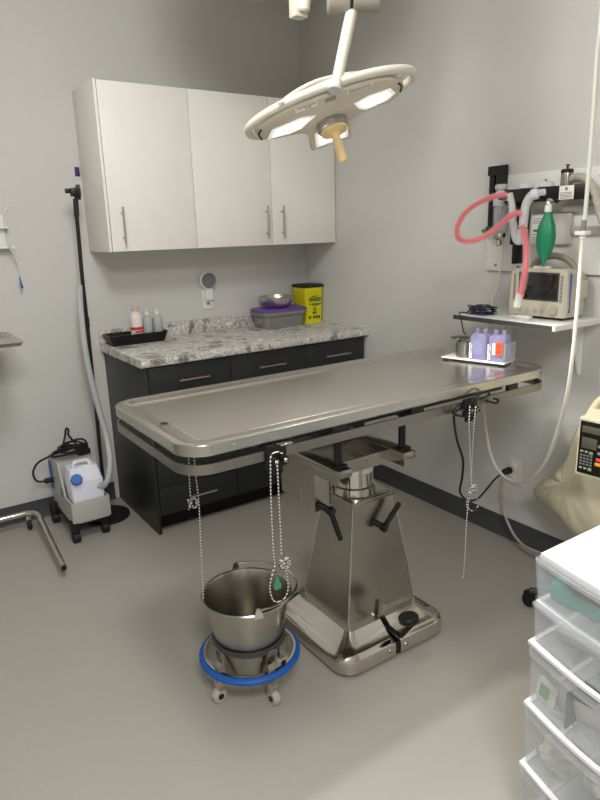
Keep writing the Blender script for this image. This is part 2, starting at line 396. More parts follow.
for z, a, e in ((.166, -.03, .02), (.154, -.045, .045), (.146, -.045, .045), (.138, -.045, .045), (.118, -.045, -.03), (.118, -.025, .045), (.110, -.025, .03), (.066, -.02, .012), (.060, -.02, .012)):
    lb(c[0]+a+.006, c[0]+e+.006, z, z+.0045)
for x in (-.04, -.008, .012, .03): lb(c[0]+x, c[0]+x+.014, .028, .046)
zc = ZC+.088; yy = yf+.0015
for k in range(3):
    a = math.radians(90+120*k); m_ = Matrix.Translation(Vector((c[0]+.004+.006*math.cos(a), yy, zc+.006*math.sin(a)))) @ Matrix.Rotation(math.pi/2, 4, 'X')
    pts = [(.006*math.cos(x), .006*math.sin(x)) for x in [2*math.pi*i/14 for i in range(15)]]
    tube(b, [m_ @ Vector((p[0], p[1], 0)) for p in pts], .0012, 6, 1, sm=False)
obj('green_print', b, M_green, t)

# wall plate with round sensor
t = thing('wall_switch_plate', 'white wall plate on the back wall under the round grey device', 'wall plate', (-.72, -.003, 1.05))
b = new(); box(b, -.755, -.685, -.008, -.001, 1.045, 1.16, .002); obj('plate', b, M_offw, t)
b = new(); box(b, -.73, -.71, -.011, -.0085, 1.07, 1.085, .001); obj('socket', b, M_grey, t)
t = thing('round_wall_timer', 'round grey dial device plugged in above the counter backsplash', 'timer', (-.72, -.02, 1.2))
b = new(); cyl(b, (-.72, -.009, 1.215), (-.72, -.035, 1.215), .052, n=36, bev=.004)
obj('housing', b, M_offw, t)
b = new(); cyl(b, (-.72, -.0355, 1.215), (-.72, -.039, 1.215), .045, n=36, bev=.001); obj('dial', b, mat('mid_grey_face', (120, 120, 120), .5), t)
b = new(); loft(b, [[Vector((-.72+x*s, y, z)) for x, y in ((-1, -.009), (1, -.009), (1, -.03), (-1, -.03))] for z, s in ((1.19, .028), (1.15, .022), (1.115, .026), (1.10, .022))]); obj('plug_body', b, M_offw, t)

t = tag(obj('purple_sticker', (lambda bb: (box(bb, -1.417, -1.393, -.003, -.0005, 1.785, 1.83, .0003), bb)[1])(new()), mat('purple_paper', (66, 30, 92), .6)), 'small purple sticker on the wall left of the white cabinet', 'sticker')

# ------------------------------------------------------------------ suction machine
t = thing('suction_machine', 'grey wheeled suction pump on the floor left of the base cabinet', 'suction pump', (-1.66, -.26, 0))
b = new()
pr = [(-.06, .10), (-.06, .37), (-.25, .37), (-.30, .28), (-.33, .215), (-.445, .215), (-.445, .11), (-.40, .10)]
for xa, xb in ((-1.745, -1.737), (-1.563, -1.555)):
    loft(b, [[Vector((x, y, z)) for y, z in pr] for x in (xa, xb)])
box(b, -1.737, -1.563, -.25, -.06, .10, .366, .003); box(b, -1.737, -1.563, -.445, -.437, .105, .215, .001); box(b, -1.737, -1.563, -.437, -.25, .10, .12)
obj('housing', b, mat('grey_enamel', (176, 176, 170), .45), t)
b = new(); box(b, -1.750, -1.746, -.115, -.065, .19, .34, .001); obj('blue_side_panel', b, M_blue, t)
b = new()
for k in range(4): box(b, -1.7475, -1.7455, -.30+.012*k, -.294+.012*k, .20-.0*k, .25); 
obj('vent_slots', b, M_grey, t)
jug = new(); c = (-1.648, -.352)
loft(jug, [rrect(.155, .15, .012, 4, c, .122), rrect(.16, .155, .014, 4, c, .305), rrect(.155, .148, .016, 4, c, .318), rrect(.140, .10, .016, 4, (c[0], c[1]+.022), .366), rrect(.125, .085, .014, 4, (c[0], c[1]+.024), .370)])
jug = obj('collection_jug', jug, mat('white_jug', (222, 224, 236), .35, sss=.1), t)
b = new(); tube(b, [(-1.69, -.365, .362), (-1.685, -.35, .388), (-1.65, -.345, .392), (-1.615, -.35, .388), (-1.61, -.365, .362)], .011, 10, flat=.8); obj('jug_handle', b, mat('white_jug', (0, 0, 0)), jug)
b = new(); lathe(b, [(.024, 0), (.029, .002), (.029, .017), (.025, .020)], (0, 0, 0), 8, axisM((-1.700, -.425, .325), (-1.702, -.45, .345))); obj('blue_cap', b, M_blue, jug)
b = new(); tube(b, [(-1.602+.022*math.cos(a), -.415+.006*math.sin(a), .315+.022*math.sin(a)) for a in [math.pi*(.9+1.2*i/12) for i in range(13)]], .008, 8, 1); obj('hose_clip', b, M_blue, jug)
b = new()
for x in (-1.74, -1.56):
    for y in (-.42, -.10):
        pass
b.free()
for x, y in ((-1.735, -.425), (-1.58, -.40), (-1.76, -.12), (-1.57, -.10)):
    b = new(); box(b, x-.02, x+.02, y-.02, y+.03, .055, .115, .006)
    cyl(b, (x-.018, y, .028), (x+.018, y, .028), .028, n=22, bev=.004); obj('caster', b, M_blackmatte, t)
b = new(); box(b, -1.75, -1.55, -.43, -.09, .085, .1, .004); obj('base_plate', b, M_blackmatte, t)
# plug on left of body and coiled cord
b = new()
zz = .375
tube(b, [(-1.75, -.12, .245), (-1.79, -.12, .245), (-1.83, -.13, .26), (-1.845, -.14, .31), (-1.82, -.15, .36), (-1.77, -.16, .385), (-1.70, -.15, .397), (-1.62, -.14, .40), (-1.57, -.15, .398)], .0055, 8)
for k in range(5):
    r1, r2 = .088-.007*k, .060-.004*k; cx, cy = -1.655+.008*k, -.165+.004*k
    tube(b, [(cx+r1*math.cos(a)*(1+.08*math.sin(3*a+k)), cy+r2*math.sin(a), zz+.007+.009*k+.018*abs(math.sin(a*1.0+k))) for a in [2*math.pi*i/16 for i in range(17)]], .0055, 8, 2)
tube(b, [(-1.69, -.15, .40), (-1.675, -.14, .44), (-1.66, -.13, .475), (-1.655, -.13, .50), (-1.648, -.13, .512), (-1.64, -.13, .50), (-1.643, -.13, .475), (-1.625, -.14, .44), (-1.60, -.15, .40)], .0055, 8)
cyl(b, (-1.748, -.12, .245), (-1.79, -.12, .245), .014, n=10)
tag(obj('power_cord', b, M_blackmatte), 'black power cord coiled on top of the suction pump', 'cord')
b = new(); box(b, -1.62, -1.555, -.20, -.12, .372, .40, .006); tag(obj('plug_adapter', b, M_blackmatte), 'black plug block lying in the coiled cord on the suction pump', 'plug')
# microphone-like pole stand
t = thing('pole_stand', 'black pole on a round weighted base in the corner beside the base cabinet', 'stand', (-1.515, -.215, 0))
b = new(); lathe(b, [(.118, 0), (.122, .004), (.120, .014), (.105, .020), (.02, .026)], (-1.515, -.218, 0), 48); obj('base', b, M_blackmatte, t)
b = new(); tube(b, [(-1.512, -.205, .02), (-1.509, -.202, .265), (-1.503, -.20, .656), (-1.498, -.20, 1.025), (-1.496, -.20, 1.30), (-1.490, -.20, 1.50), (-1.489, -.20, 1.61)], .0095, 10); obj('pole', b, M_blackmatte, t)
b = new(); cyl(b, (-1.489, -.2, 1.58), (-1.484, -.2, 1.665), .0125, n=14, bev=.002); obj('collar', b, M_black, t); b = new(); cyl(b, (-1.4995, -.2, 1.04), (-1.4985, -.2, 1.09), .0135, n=14); obj('joint_ring', b, M_black, t)
b = new(); box(b, -1.505, -1.458, -.215, -.185, 1.675, 1.715, .004); box(b, -1.475, -1.463, -.222, -.178, 1.66, 1.73, .003); cyl(b, (-1.484, -.2, 1.66), (-1.484, -.2, 1.68), .006); box(b, -1.53, -1.5, -.21, -.19, 1.69, 1.712, .003); obj('clamp', b, M_black, t)
b = new()
tube(b, [at_y(79, 285, -.236), at_y(81, 315, -.236), at_y(86, 355, -.236), at_y(95, 395, -.236), at_y(106, 435, -.24), at_y(110, 460, -.32), at_y(108, 478, -.38), at_y(103, 486, -.42), at_y(98, 484, -.43)], .0155, 12)
tag(obj('suction_hose', b, M_hose), 'frosted clear hose running from the black pole down to the pump jug', 'hose')

# ------------------------------------------------------------------ mayo stand at the left edge
t = thing('instrument_stand', 'steel instrument tray stand cut by the left edge of the photo', 'instrument stand', (-2.1, -.4, 0))
b = new(); tube(b, [(-2.35, -.10, .088), (-1.95, -.108, .088), (-1.90, -.11, .088), (-1.865, -.13, .086), (-1.852, -.17, .083), (-1.855, -.25, .078), (-1.866, -.50, .066), (-1.876, -.745, .052)], .0145, 14, 4); obj('base_tube', b, M_chrome, t)
b = new(); cyl(b, (-1.8762, -.746, .052), (-1.8765, -.752, .0515), .0125, n=14); obj('end_plug', b, M_blackmatte, t)
b = new(); cyl(b, (-1.905, -.12, .03), (-1.885, -.12, .03), .03, n=20, bev=.004); obj('caster', b, M_blackmatte, t)
b = new(); box(b, -1.908, -1.882, -.13, -.11, .05, .075, .003); obj('caster_bracket', b, M_chrome, t)
b = new(); cyl(b, (-2.3, -.1, .08), (-2.3, -.1, 1.03), .013, n=14); obj('post', b, M_chrome, t)
b = new(); cyl(b, (-1.899, -.742, .03), (-1.862, -.742, .03), .001, n=4); b.free()
c = (-2.12, -.345)
b = new(); loft(b, [rrect(.48, .38, .02, 4, c, 1.035), rrect(.50, .40, .022, 4, c, 1.05), rrect(.505, .405, .023, 4, c, 1.052), rrect(.49, .39, .02, 4, c, 1.0525), rrect(.46, .36, .018, 4, c, 1.038)]); obj('tray', b, M_steelT, t)
# bits hanging on wall at the very left
t = thing('wall_hook_rack', 'white plastic hook rack on the wall at the left edge of the photo', 'rack', (-1.82, -.02, 1.5))
b = new(); box(b, -1.90, -1.79, -.012, -.001, 1.44, 1.60, .003); box(b, -1.90, -1.775, -.05, -.010, 1.535, 1.545, .002); obj('rack_body', b, M_offw, t)
b = new(); tube(b, [(-1.79, -.03, 1.545), (-1.785, -.03, 1.60), (-1.755, -.03, 1.65)], .002, 6); obj('wire_hook', b, M_offw, t)
b = new(); box(b, -1.90, -1.765, -.06, -.012, 1.44, 1.452, .002); obj('hook_tray', b, M_offw, t)
t = thing('hanging_tube', 'thin clear tube with blue tip hanging at the left edge of the photo', 'tube', (-1.77, -.04, 1.25))
b = new(); tube(b, [(-1.79, -.065, 1.455), (-1.78, -.065, 1.43), (-1.765, -.05, 1.40), (-1.758, -.04, 1.37)], .006, 8); tube(b, [(-1.758, -.04, 1.37), (-1.757, -.04, 1.33), (-1.757, -.04, 1.30)], .0012, 6); obj('tubing', b, M_clearw, t)
b = new(); tube(b, [(-1.757, -.04, 1.305), (-1.755, -.04, 1.27), (-1.752, -.04, 1.245)], .005, 8, rf=lambda s: .002+.005*s); obj('blue_tip', b, M_blue, t)

# ------------------------------------------------------------------ operating table
TX, TY, TL, TW, TZ = -1.041, -1.745, 1.52, .61, .955
t = thing('operating_table', 'stainless steel veterinary operating table on a tapered column base', 'table', (-1.04, -1.78, 0))
R = .085
def rr(ins, z, n=16): return rrect(TL-2*ins, TW-2*ins, max(.01, R-ins), n, (TX, TY), z)
b = new()
loft(b, [rr(.012, TZ-.032), rr(.001, TZ-.032), rr(0, TZ-.028), rr(0, TZ-.003), rr(.0015, TZ-.0008), rr(.005, TZ), rr(.020, TZ), rr(.024, TZ-.001), rr(.042, TZ-.0095), rr(.048, TZ-.0105), rr(.075, TZ-.0115), rr(.079, TZ-.0105), rr(.083, TZ-.0105), rr(.20, TZ-.011)], cap0=True)
top = obj('tabletop', b, M_steelT, t, sharp=8)
dr = at_z(164, 424, TZ-.011)
b = new(); cyl(b, (dr.x, dr.y, TZ-.0112), (dr.x, dr.y, TZ-.0095), .0185, n=24); obj('drain_rim', b, M_chrome, top)
b = new(); cyl(b, (dr.x, dr.y, TZ-.0094), (dr.x, dr.y, TZ-.0090), .013, n=24); obj('drain_hole', b, M_black, top)
for x in (-1.66, -.34):
    b = new(); cyl(b, (x, TY-TW/2+.001, TZ-.016), (x, TY-TW/2-.004, TZ-.016), .006, n=12, bev=.001); obj('rivet', b, M_chrome, top)
b = new()
zr0, zr1 = .872, .901
def rl(ins, z): return rrect(TL-2*ins, TW-2*ins, max(.01, R-ins), 8, (TX, TY), z)
lo = [rl(0, zr0), rl(0, zr1), rl(.006, zr1), rl(.006, zr0), rl(0, zr0)]
loft(b, lo, False, False); obj('accessory_rail', b, M_rail, t)
for x, y in ((-1.50, TY-TW/2+.012), (-1.30, TY-TW/2+.012), (-.98, TY-TW/2+.012), (-.50, TY-TW/2+.012), (-1.50, TY+TW/2-.012), (-.95, TY+TW/2-.012), (-.40, TY+TW/2-.012), (-1.76, TY), (-.30, TY)):
    b = new(); bx = (.028, .010) if abs(y-TY) > .1 else (.010, .028)
    box(b, x-bx[0], x+bx[0], y-bx[1]*.6, y+bx[1]*.6, zr0+.004, TZ-.0325, .001); obj('rail_spacer', b, M_black, t)
# under frame
b = new()
for y in (TY-.22, TY+.22): box(b, -1.55, -.48, y-.015, y+.015, .885, .915, .001)
for x in (-1.24, -.965): box(b, x-.025, x+.025, TY-.24, TY+.24, .872, .886, .001)
obj('under_frame', b, M_black, t)
for x in (-1.243, -.965):
    b = new(); box(b, x-.0275, x+.0275, -1.995, -1.56, .722, .748, .002); box(b, x-.0275, x-.0255, -1.995, -1.56, .70, .724); obj('beam', b, M_steelB, t)
    for y in (-1.955, -1.60):
        b = new(); box(b, x-.026, x+.026, y-.02, y+.02, .7485, .757, .003); cyl(b, (x, y, .757), (x, y, .873), .0125, n=14); obj('post', b, M_black, t)
b = new(); box(b, -1.215, -.993, -1.93, -1.926, .70, .747); box(b, -1.215, -.993, -1.926, -1.60, .7, .7045)
box(b, -1.215, -.993, -1.60, -1.596, .70, .747); cyl(b, (-1.10, -1.93, .728), (-1.10, -1.934, .728), .004, n=10); obj('saddle', b, M_steelB, t)
b = new(); xa, xb, ya, yb2 = -1.262, -1.197, -1.85, -1.64
box(b, xa, xa+.004, ya, yb2, .60, .72); box(b, xa, xa+.004, ya, ya+.075, .556, .60); box(b, xa, xa+.004, ya+.095, yb2, .566, .60)
box(b, xa+.004, xb, ya, ya+.004, .556, .72); box(b, xb-.004, xb, ya, yb2, .57, .72); box(b, xa, xb, ya+.0, yb2, .7165, .7205)
cyl(b, (xa+.02, ya+.02, .556), (xa+.02, ya+.02, .54), .006, n=10)
obj('tilt_bracket', b, M_steelB, t)
CX, CY = -1.045, -1.79
b = new(); lathe(b, [(.075, .56), (.078, .562), (.078, .590), (.070, .594), (.070, .70)], (CX, CY, 0), 40); obj('piston', b, M_chrome, t)
b = new(); curved_patch(b, CX, CY, .0702, 255, 330, .645, .672); obj('piston_label', b, M_paper, t)
# tapered column
cb = new(); zc0, zc1 = .115, .556
def sq(hx_, hy_, z, cx=CX+.02, cy=CY): return [Vector((cx-hx_, cy-hy_, z)), Vector((cx+hx_, cy-hy_, z)), Vector((cx+hx_, cy+hy_, z)), Vector((cx-hx_, cy+hy_, z))]
loft(cb, [sq(.158, .135, zc0), sq(.095, .088, zc1-.012)])
col = obj('column', cb, M_steelB, t, sm=False)
b = new(); box(b, CX+.02-.098, CX+.02+.098, CY-.091, CY+.091, zc1-.0118, zc1, .001)
for sx in (-1, 1):
    for sy in (-1, 1): cyl(b, (CX+.02+sx*.08, CY+sy*.073, zc1), (CX+.02+sx*.08, CY+sy*.073, zc1+.003), .005, n=10)
cyl(b, (CX, CY, zc1), (CX, CY, zc1+.004), .082, n=36)
obj('column_cap', b, M_steelB, t)
b = new()
for sx, sy in ((-1, -1), (1, -1), (-1, 1), (1, 1)):
    p0 = Vector((CX+.02+sx*.158, CY+sy*.135, zc0)); p1 = Vector((CX+.02+sx*.095, CY+sy*.088, zc1-.012)); cyl(b, p0, p1, .003, n=6)
obj('corner_seams', b, M_chrome, t)
# base
BX, BY = CX+.0, CY+.0
def rb(ins, z, r=.07, n=8): return rrect(.50-2*ins, .50-2*ins, max(.012, r-ins*.5), n, (BX+.005, BY+.0), z)
b = new(); loft(b, [rb(.004, .012), rb(0, .016), rb(0, .052), rb(.003, .064), rb(.012, .073), rb(.025, .078), rb(.05, .088), rb(.085, .117)]); base = obj('base', b, M_chrome, t)
cut = new(); box(cut, -1.060, -1.036, -2.10, -1.945, .0, .2)
carve(base, cut)
for p in base.data.polygons: p.use_smooth = True
base.data.set_sharp_from_angle(angle=math.radians(30)) if hasattr(base.data, 'set_sharp_from_angle') else None
b = new(); loft(b, [rb(.02, .0), rb(.02, .0125)]); obj('base_foot', b, M_black, t)
b = new(); box(b, -1.0595, -1.0365, -2.034, -1.950, .013, .062); box(b, -1.058, -1.038, -1.98, -1.945, .05, .10); box(b, -1.056, -1.040, -2.05, -1.94, .085, .10, .003); cyl(b, (-1.048, -2.05, .092), (-1.02, -2.085, .155), .008, n=10)  # first box is a black filler standing in for shade inside the slot
pedal = obj('pedal_lever_slot_shade', b, M_black, t)
b = new(); cyl(b, (-1.028, -2.07, .155), (-1.030, -2.066, .178), .036, n=28, bev=.004); obj('pedal_pad', b, M_black, pedal)
b = new(); box(b, -1.05, -1.03, -1.95, -1.935, .10, .165, .002, Matrix.Translation((-1.04, -1.94, .13)) @ Matrix.Rotation(.3, 4, 'Y') @ Matrix.Translation((1.04, 1.94, -.13))); obj('pedal_bracket', b, M_chrome, t)
b = new(); [cyl(b, (x, -2.041, .042), (x, -2.044, .042), .006, n=10) for x in (-1.085, -1.012)]; obj('base_bolts', b, M_steelB, t)
def lever(name, hub0, hub1, tip, par, hr=.016):
    bb = new(); cyl(bb, hub0, hub1, hr*.7, n=14); hub1 = Vector(hub1)
    lathe(bb, [(hr*.8, -.012), (hr, -.006), (hr, .008), (hr*.7, .014)], (0, 0, 0), 16, axisM(hub1, hub1+(hub1-Vector(hub0))))
    tube(bb, [hub1, hub1.lerp(Vector(tip), .5), tip], hr*.6, 10, 4, rf=lambda s: hr*.75 if s < .3 else hr*.75-(s-.3)*hr*.1, flat=.8)
    return obj(name, bb, M_black, par)
lever('clamp_lever', (-1.248, -1.851, .582), (-1.228, -1.892, .566), (-1.198, -1.905, .458), t)
lever('clamp_lever', (-1.035, -1.885, .47), (-1.018, -1.925, .455), (-.945, -1.925, .53), t)

# cleats (rope clamps) on the rail
def cleat(label, x):
    yf_ = TY-TW/2
    q = thing('rope_cleat', label, 'clamp', (x, yf_-.01, .85), 'black rope cleats on the table rail')
    bb = new(); box(bb, x-.033, x+.033, yf_-.012, yf_-.0005, .848, .912, .003); box(bb, x-.02, x+.02, yf_-.011, yf_-.001, .828, .85, .003); obj('cleat_body', bb, M_black, q)
    for dx in (-.012, .018):
        bb = new(); cyl(bb, (x+dx, yf_-.012, .872), (x+dx, yf_-.028, .872), .011, n=16); obj('roller', bb, M_blackmatte, q)
        bb = new(); cyl(bb, (x+dx, yf_-.028, .872), (x+dx, yf_-.033, .872), .007, n=12, bev=.002); obj('screw', bb, M_chrome, q)
    return q
q = cleat('black cleat clamped to the table rail above the kick bucket', -1.535)
b = new(); box(b, -1.53, -1.49, TY-TW/2-.026, TY-TW/2-.001, .913, .918, .001); obj('thumb_lever', b, M_chrome, q)
cleat('black cleat clamped to the right end of the table rail, with the power cord', -.745)
q = thing('hanging_loop', 'short black strap loop tied to the right end of the table rail', 'strap', (-.74, -2.06, .88))
b = new(); Y = -2.075
tube(b, [at_y(459, 404, Y), at_y(454, 408, Y), at_y(453, 413, Y), at_y(460, 416, Y), at_y(466, 415, Y), at_y(463, 410, Y)], .004, 8)
tube(b, [at_y(472, 402, Y), at_y(480, 394, Y), at_y(487, 391, Y), at_y(489, 395, -2.07), at_y(480, 399, Y)], .0035, 8)
tube(b, [at_y(486, 401, Y), at_y(496, 403, Y), at_y(498, 400, Y), at_y(494, 398.5, Y)], .004, 8)
obj('strap', b, M_black, q)

# ropes
def rope_mat():
    m = mat('braided_rope', (215, 215, 205), .8); nt = m.node_tree; bs = nt.nodes['Principled BSDF']
    tc = [n for n in nt.nodes if n.type == 'TEX_COORD'][0]; wv = nt.nodes.new('ShaderNodeTexWave'); wv.wave_type = 'BANDS'; wv.bands_direction = 'Z'
    wv.inputs['Scale'].default_value = 30; wv.inputs['Distortion'].default_value = 1
    mp = nt.nodes.new('ShaderNodeMapping'); mp.inputs['Rotation'].default_value = (0, .12, 0); nt.links.new(tc.outputs['Object'], mp.inputs[0]); nt.links.new(mp.outputs[0], wv.inputs[0])
    cr = nt.nodes.new('ShaderNodeValToRGB'); cr.color_ramp.elements[0].position = .35; cr.color_ramp.elements[0].color = L((60, 60, 58)); cr.color_ramp.elements[1].position = .5; cr.color_ramp.elements[1].color = L((222, 220, 212))
    nt.links.new(wv.outputs['Fac'], cr.inputs[0]); nt.links.new(cr.outputs[0], bs.inputs['Base Color']); return m
M_rope = rope_mat()
def rope(label, strands, Y, knot=None):
    q = thing('tie_rope', label, 'rope', at_y(*strands[0][0], Y), 'braided tie ropes hanging from the table')
    for s in strands:
        bb = new(); tube(bb, [at_y(x, y, Y-.004*(i % 2)) for i, (x, y) in enumerate(s)], .0021, 8, 5); obj('strand', bb, M_rope, q)
    if knot:
        kc = at_y(*knot, Y); bb = new()
        tube(bb, [kc+Vector((.014*math.sin(a*2+.4), -.004+.006*math.sin(3*a), .016*math.cos(a*3))) for a in [2*math.pi*i/24 for i in range(25)]], .0021, 8, 2); obj('knot', bb, M_rope, q)
    return q
rope('braided rope hanging from the left end of the table behind the bucket', [[(188.5, 447), (189, 470), (190, 490), (191, 500)], [(193, 447), (196, 477), (199, 505), (201, 550), (203, 590), (203.5, 603)]], -1.80, (192, 503))
q = rope('braided rope hanging from the left cleat into the kick bucket', [[(283, 454), (277, 452), (271, 456), (270.5, 470), (271, 500), (273, 545), (275, 565)], [(277, 462), (278, 480), (280, 520), (281.5, 555)], [(275, 565), (271, 580), (270, 590), (274, 601), (283, 600), (288, 590), (287, 575), (283, 562)]], -2.09, (284, 563))
b = new(); kc = at_y(277.5, 584, -2.088); loft(b, [[kc+Vector((x*s, y, z)) for x, y in ((-1, -.003), (1, -.003), (1, .003), (-1, .003))] for z, s in ((-.016, .009), (-.004, .012), (.008, .006), (.02, .003))]); obj('green_clip', b, mat('green_clip', (70, 140, 110), .4), q)
rope('braided rope hanging from the right cleat beside the black power cord', [[(470, 405), (469, 425), (470, 450), (471, 475), (471, 490)], [(476, 405), (474, 425), (472, 460), (471, 487)], [(471, 490), (468, 505), (466, 530), (465, 555), (463, 578)], [(472, 490), (477, 498), (478, 506), (473, 511), (467, 507), (467, 500)]], -2.09, (471.5, 489))

# power cord from the cleat to the wall outlet
b = new(); d0 = dep(at_y(458, 412, -2.07)); d1 = dep(at_x(508, 470, -.03))
cp = [(457, 409, 0), (454, 418, 0), (457, 440, .02), (463, 460, .05), (462, 478, .12), (460, 492, .25), (467, 500, .4), (477, 499, .55), (486, 490, .72), (495, 479, .87), (504, 472.5, .96), (508, 471, 1)]
tube(b, [at_d(x, y, d0+(d1-d0)*s) for x, y, s in cp], .0042, 8, 6)
pp = at_x(510, 470, -.012); cyl(b, pp+Vector((-.045, .0, 0)), pp, .014, .017, n=14, bev=.002)
tag(obj('power_cord', b, M_blackmatte), 'black cord looping from the right end of the table to the wall outlet', 'cord')
t = thing('wall_outlet', 'white wall outlet low on the right wall behind the table', 'outlet', (-.003, -1.70, .29))
b = new(); box(b, -.007, -.0005, -1.745, -1.66, .29, .412, .002); obj('plate', b, mat('outlet_white', (214, 210, 200), .4), t)
for z in (.325, .378):
    b = new(); box(b, -.0095, -.0071, -1.718, -1.686, z-.014, z+.014, .001); obj('socket', b, M_offw, t)

# ------------------------------------------------------------------ tray with canisters on the table
A = at_z(444, 357, TZ+.0); 
zz = TZ-.0085
t = thing('acrylic_stand', 'small white tray with clear side panel on the right end of the table', 'tray', (-.42, -1.80, zz))
ex = Vector((.26, -.9656)); ey = Vector((-ex.y, ex.x)); wdt = .275; Dp = .105
P0 = Vector((-.382, -1.906))-ex*wdt
MT = Matrix(((ex.x, ey.x, 0, P0.x), (ex.y, ey.y, 0, P0.y), (0, 0, 1, zz), (0, 0, 0, 1)))
b = new(); box(b, 0, wdt, 0, Dp, .006, .011, .001, MT); obj('platform', b, M_offw, t)
for x, y in ((.015, .012), (wdt-.015, .012), (.015, Dp-.012), (wdt-.015, Dp-.012)):
    b = new(); box(b, x-.012, x+.012, y-.008, y+.008, 0, .0059, .001, MT); obj('foot', b, M_black, t)
b = new(); box(b, wdt-.004, wdt, 0, Dp, .0112, .085, .0005, MT); obj('side_panel', b, M_acryl, t)
zz += .0115
t = thing('steel_canister', 'short steel cup with flat lid on the white tray', 'cup', (-.44, -1.73, zz))
cc = MT @ Vector((.078, .050, .0115))
b = new(); lathe(b, [(.031, 0), (.033, .002), (.033, .060), (.030, .063), (.030, .066)], cc, 28); obj('cup_body', b, M_steelB, t)
b = new(); lathe(b, [(.006, .066), (.006, .076), (.038, .078), (.039, .081), (.012, .083)], cc+Vector((-.012, .012, 0)), 28); obj('cup_lid', b, mat('dull_steel', (110, 106, 100), .4, 1.0), t)
def canister(label, x, orange):
    c3 = MT @ Vector((x, .052, .0115)); q = thing('clear_canister', label, 'canister', c3, 'violet canisters on the white tray')
    m2 = Matrix.Translation(c3) @ MT.to_3x3().to_4x4() @ Matrix.Diagonal((1, 1, 1.16, 1))
    w2 = .036
    bb = new(); loft(bb, [[m2 @ v for v in lp] for lp in (rrect(w2*2, .07, .012, 4, (0, 0), .0), rrect(w2*2, .072, .012, 4, (0, 0), .075), rrect(w2*1.8, .066, .014, 4, (0, 0), .085), rrect(w2*1.5, .05, .014, 4, (0, 0), .090))]); obj('canister_body', bb, M_clearp, q)
    bb = new()
    for s in (-1, 1): lathe(bb, [(.009, .090), (.009, .104), (.006, .106)], (0, 0, 0), 14, m2 @ Matrix.Translation((s*.017, 0, 0)))
    obj('ports', bb, M_clearp, q)
    bb = new(); lathe(bb, [(.030, 0), (.030, .003), (.024, .004), (.024, .001)], (0, 0, 0), 28, m2 @ Matrix.Translation((0, -.036, .045)) @ Matrix.Rotation(math.pi/2, 4, 'X')); obj('valve_ring', bb, M_clearp, q)
    bb = new(); box(bb, -.034, -.022, -.0375, -.0362, .004, .058, 0, m2); o_ = obj('scale_label', bb, M_paper, q)
    bb = new(); [box(bb, -.030, -.026, -.0380, -.0376, z, z+.003, 0, m2) for z in (.012, .022, .032, .042, .051)]; obj('scale_marks', bb, M_print, o_)
    if orange:
        bb = new(); box(bb, .002, .030, -.0425, -.041, .024, .068, 0, m2); o_ = obj('orange_label', bb, M_orange, q)
        bb = new(); [box(bb, .007, .007+l, -.0432, -.0426, z, z+.002, 0, m2) for z, l in ((.034, .014), (.041, .018), (.048, .012), (.055, .017))]; obj('label_lines', bb, M_print, o_)
        bb = new(); box(bb, -.012, .000, -.0425, -.041, .024, .064, 0, m2); obj('white_label', bb, M_paper, q)
canister('violet clear canister without orange label, next to the steel cup', .152, False)
canister('violet clear canister with bright orange label by the acrylic panel', .231, True)

# ------------------------------------------------------------------ kick bucket
KX, KY = -1.540, -1.845
t = thing('kick_bucket_stand', 'wheeled ring frame with blue bumper carrying the steel bucket', 'bucket stand', (KX, KY, 0))
b = new(); n_ = 48
lp = []
for r_, z in ((.144, .120), (.152, .118), (.154, .122), (.154, .145), (.147, .145), (.144, .140), (.144, .120)):
    lp.append([Vector((KX+r_*math.cos(2*math.pi*i/n_), KY+r_*math.sin(2*math.pi*i/n_), z)) for i in range(n_)])
loft(b, lp, False, False); ring = obj('ring', b, M_chrome, t)
b = new(); tube(b, [(KX+.158*math.cos(a), KY+.158*math.sin(a), .131) for a in [2*math.pi*i/n_ for i in range(n_)]], .011, 10, closed=True, sm=False); obj('blue_bumper', b, mat('bumper_blue', (20, 86, 170), .5), t)
b = new(); lp = []
for r_, z in ((.113, .188), (.121, .188), (.121, .206), (.116, .206), (.113, .188)):
    lp.append([Vector((KX+r_*math.cos(2*math.pi*i/n_), KY+r_*math.sin(2*math.pi*i/n_), z)) for i in range(n_)])
loft(b, lp, False, False); obj('support_band', b, M_dkgrey, t)
for a in (185, 275, 5, 95):
    a = math.radians(a); ca, sa = math.cos(a), math.sin(a)
    Mx = Matrix.Translation((KX, KY, 0)) @ Matrix.Rotation(a, 4, 'Z')
    b = new()
    loft(b, [[Mx @ Vector((x, y, z)) for y, z in ((-.014, 0), (.014, 0), (.014, .008), (-.014, .008))] for x, z in ()] or [[Mx @ Vector(p) for p in ((.119, -.014, .200), (.119, .014, .200), (.124, .014, .200), (.124, -.014, .200))], [Mx @ Vector(p) for p in ((.110, -.014, .145), (.110, .014, .145), (.118, .014, .145), (.118, -.014, .145))], [Mx @ Vector(p) for p in ((.108, -.018, .118), (.108, .018, .118), (.149, .018, .118), (.149, -.018, .118))], [Mx @ Vector(p) for p in ((.108, -.018, .085), (.108, .018, .085), (.149, .018, .09), (.149, -.018, .09))]])
    br = obj('leg_bracket', b, M_steelB, t)
    b = new(); box(b, .112, .136, -.017, .017, .048, .10, .003, Mx); obj('caster_fork', b, M_chrome, br)
    b = new(); cyl(b, Mx @ Vector((.128, -.012, .025)), Mx @ Vector((.128, .012, .025)), .025, n=22, bev=.004); obj('caster_wheel', b, mat('caster_tyre', (176, 172, 166), .5), br)
    b = new(); cyl(b, Mx @ Vector((.128, -.0145, .025)), Mx @ Vector((.128, .0145, .025)), .010, n=14); obj('caster_hub', b, M_black, br)
t = thing('steel_bucket', 'stainless steel bucket in the blue-rimmed wheeled stand', 'bucket', (KX, KY, .1))
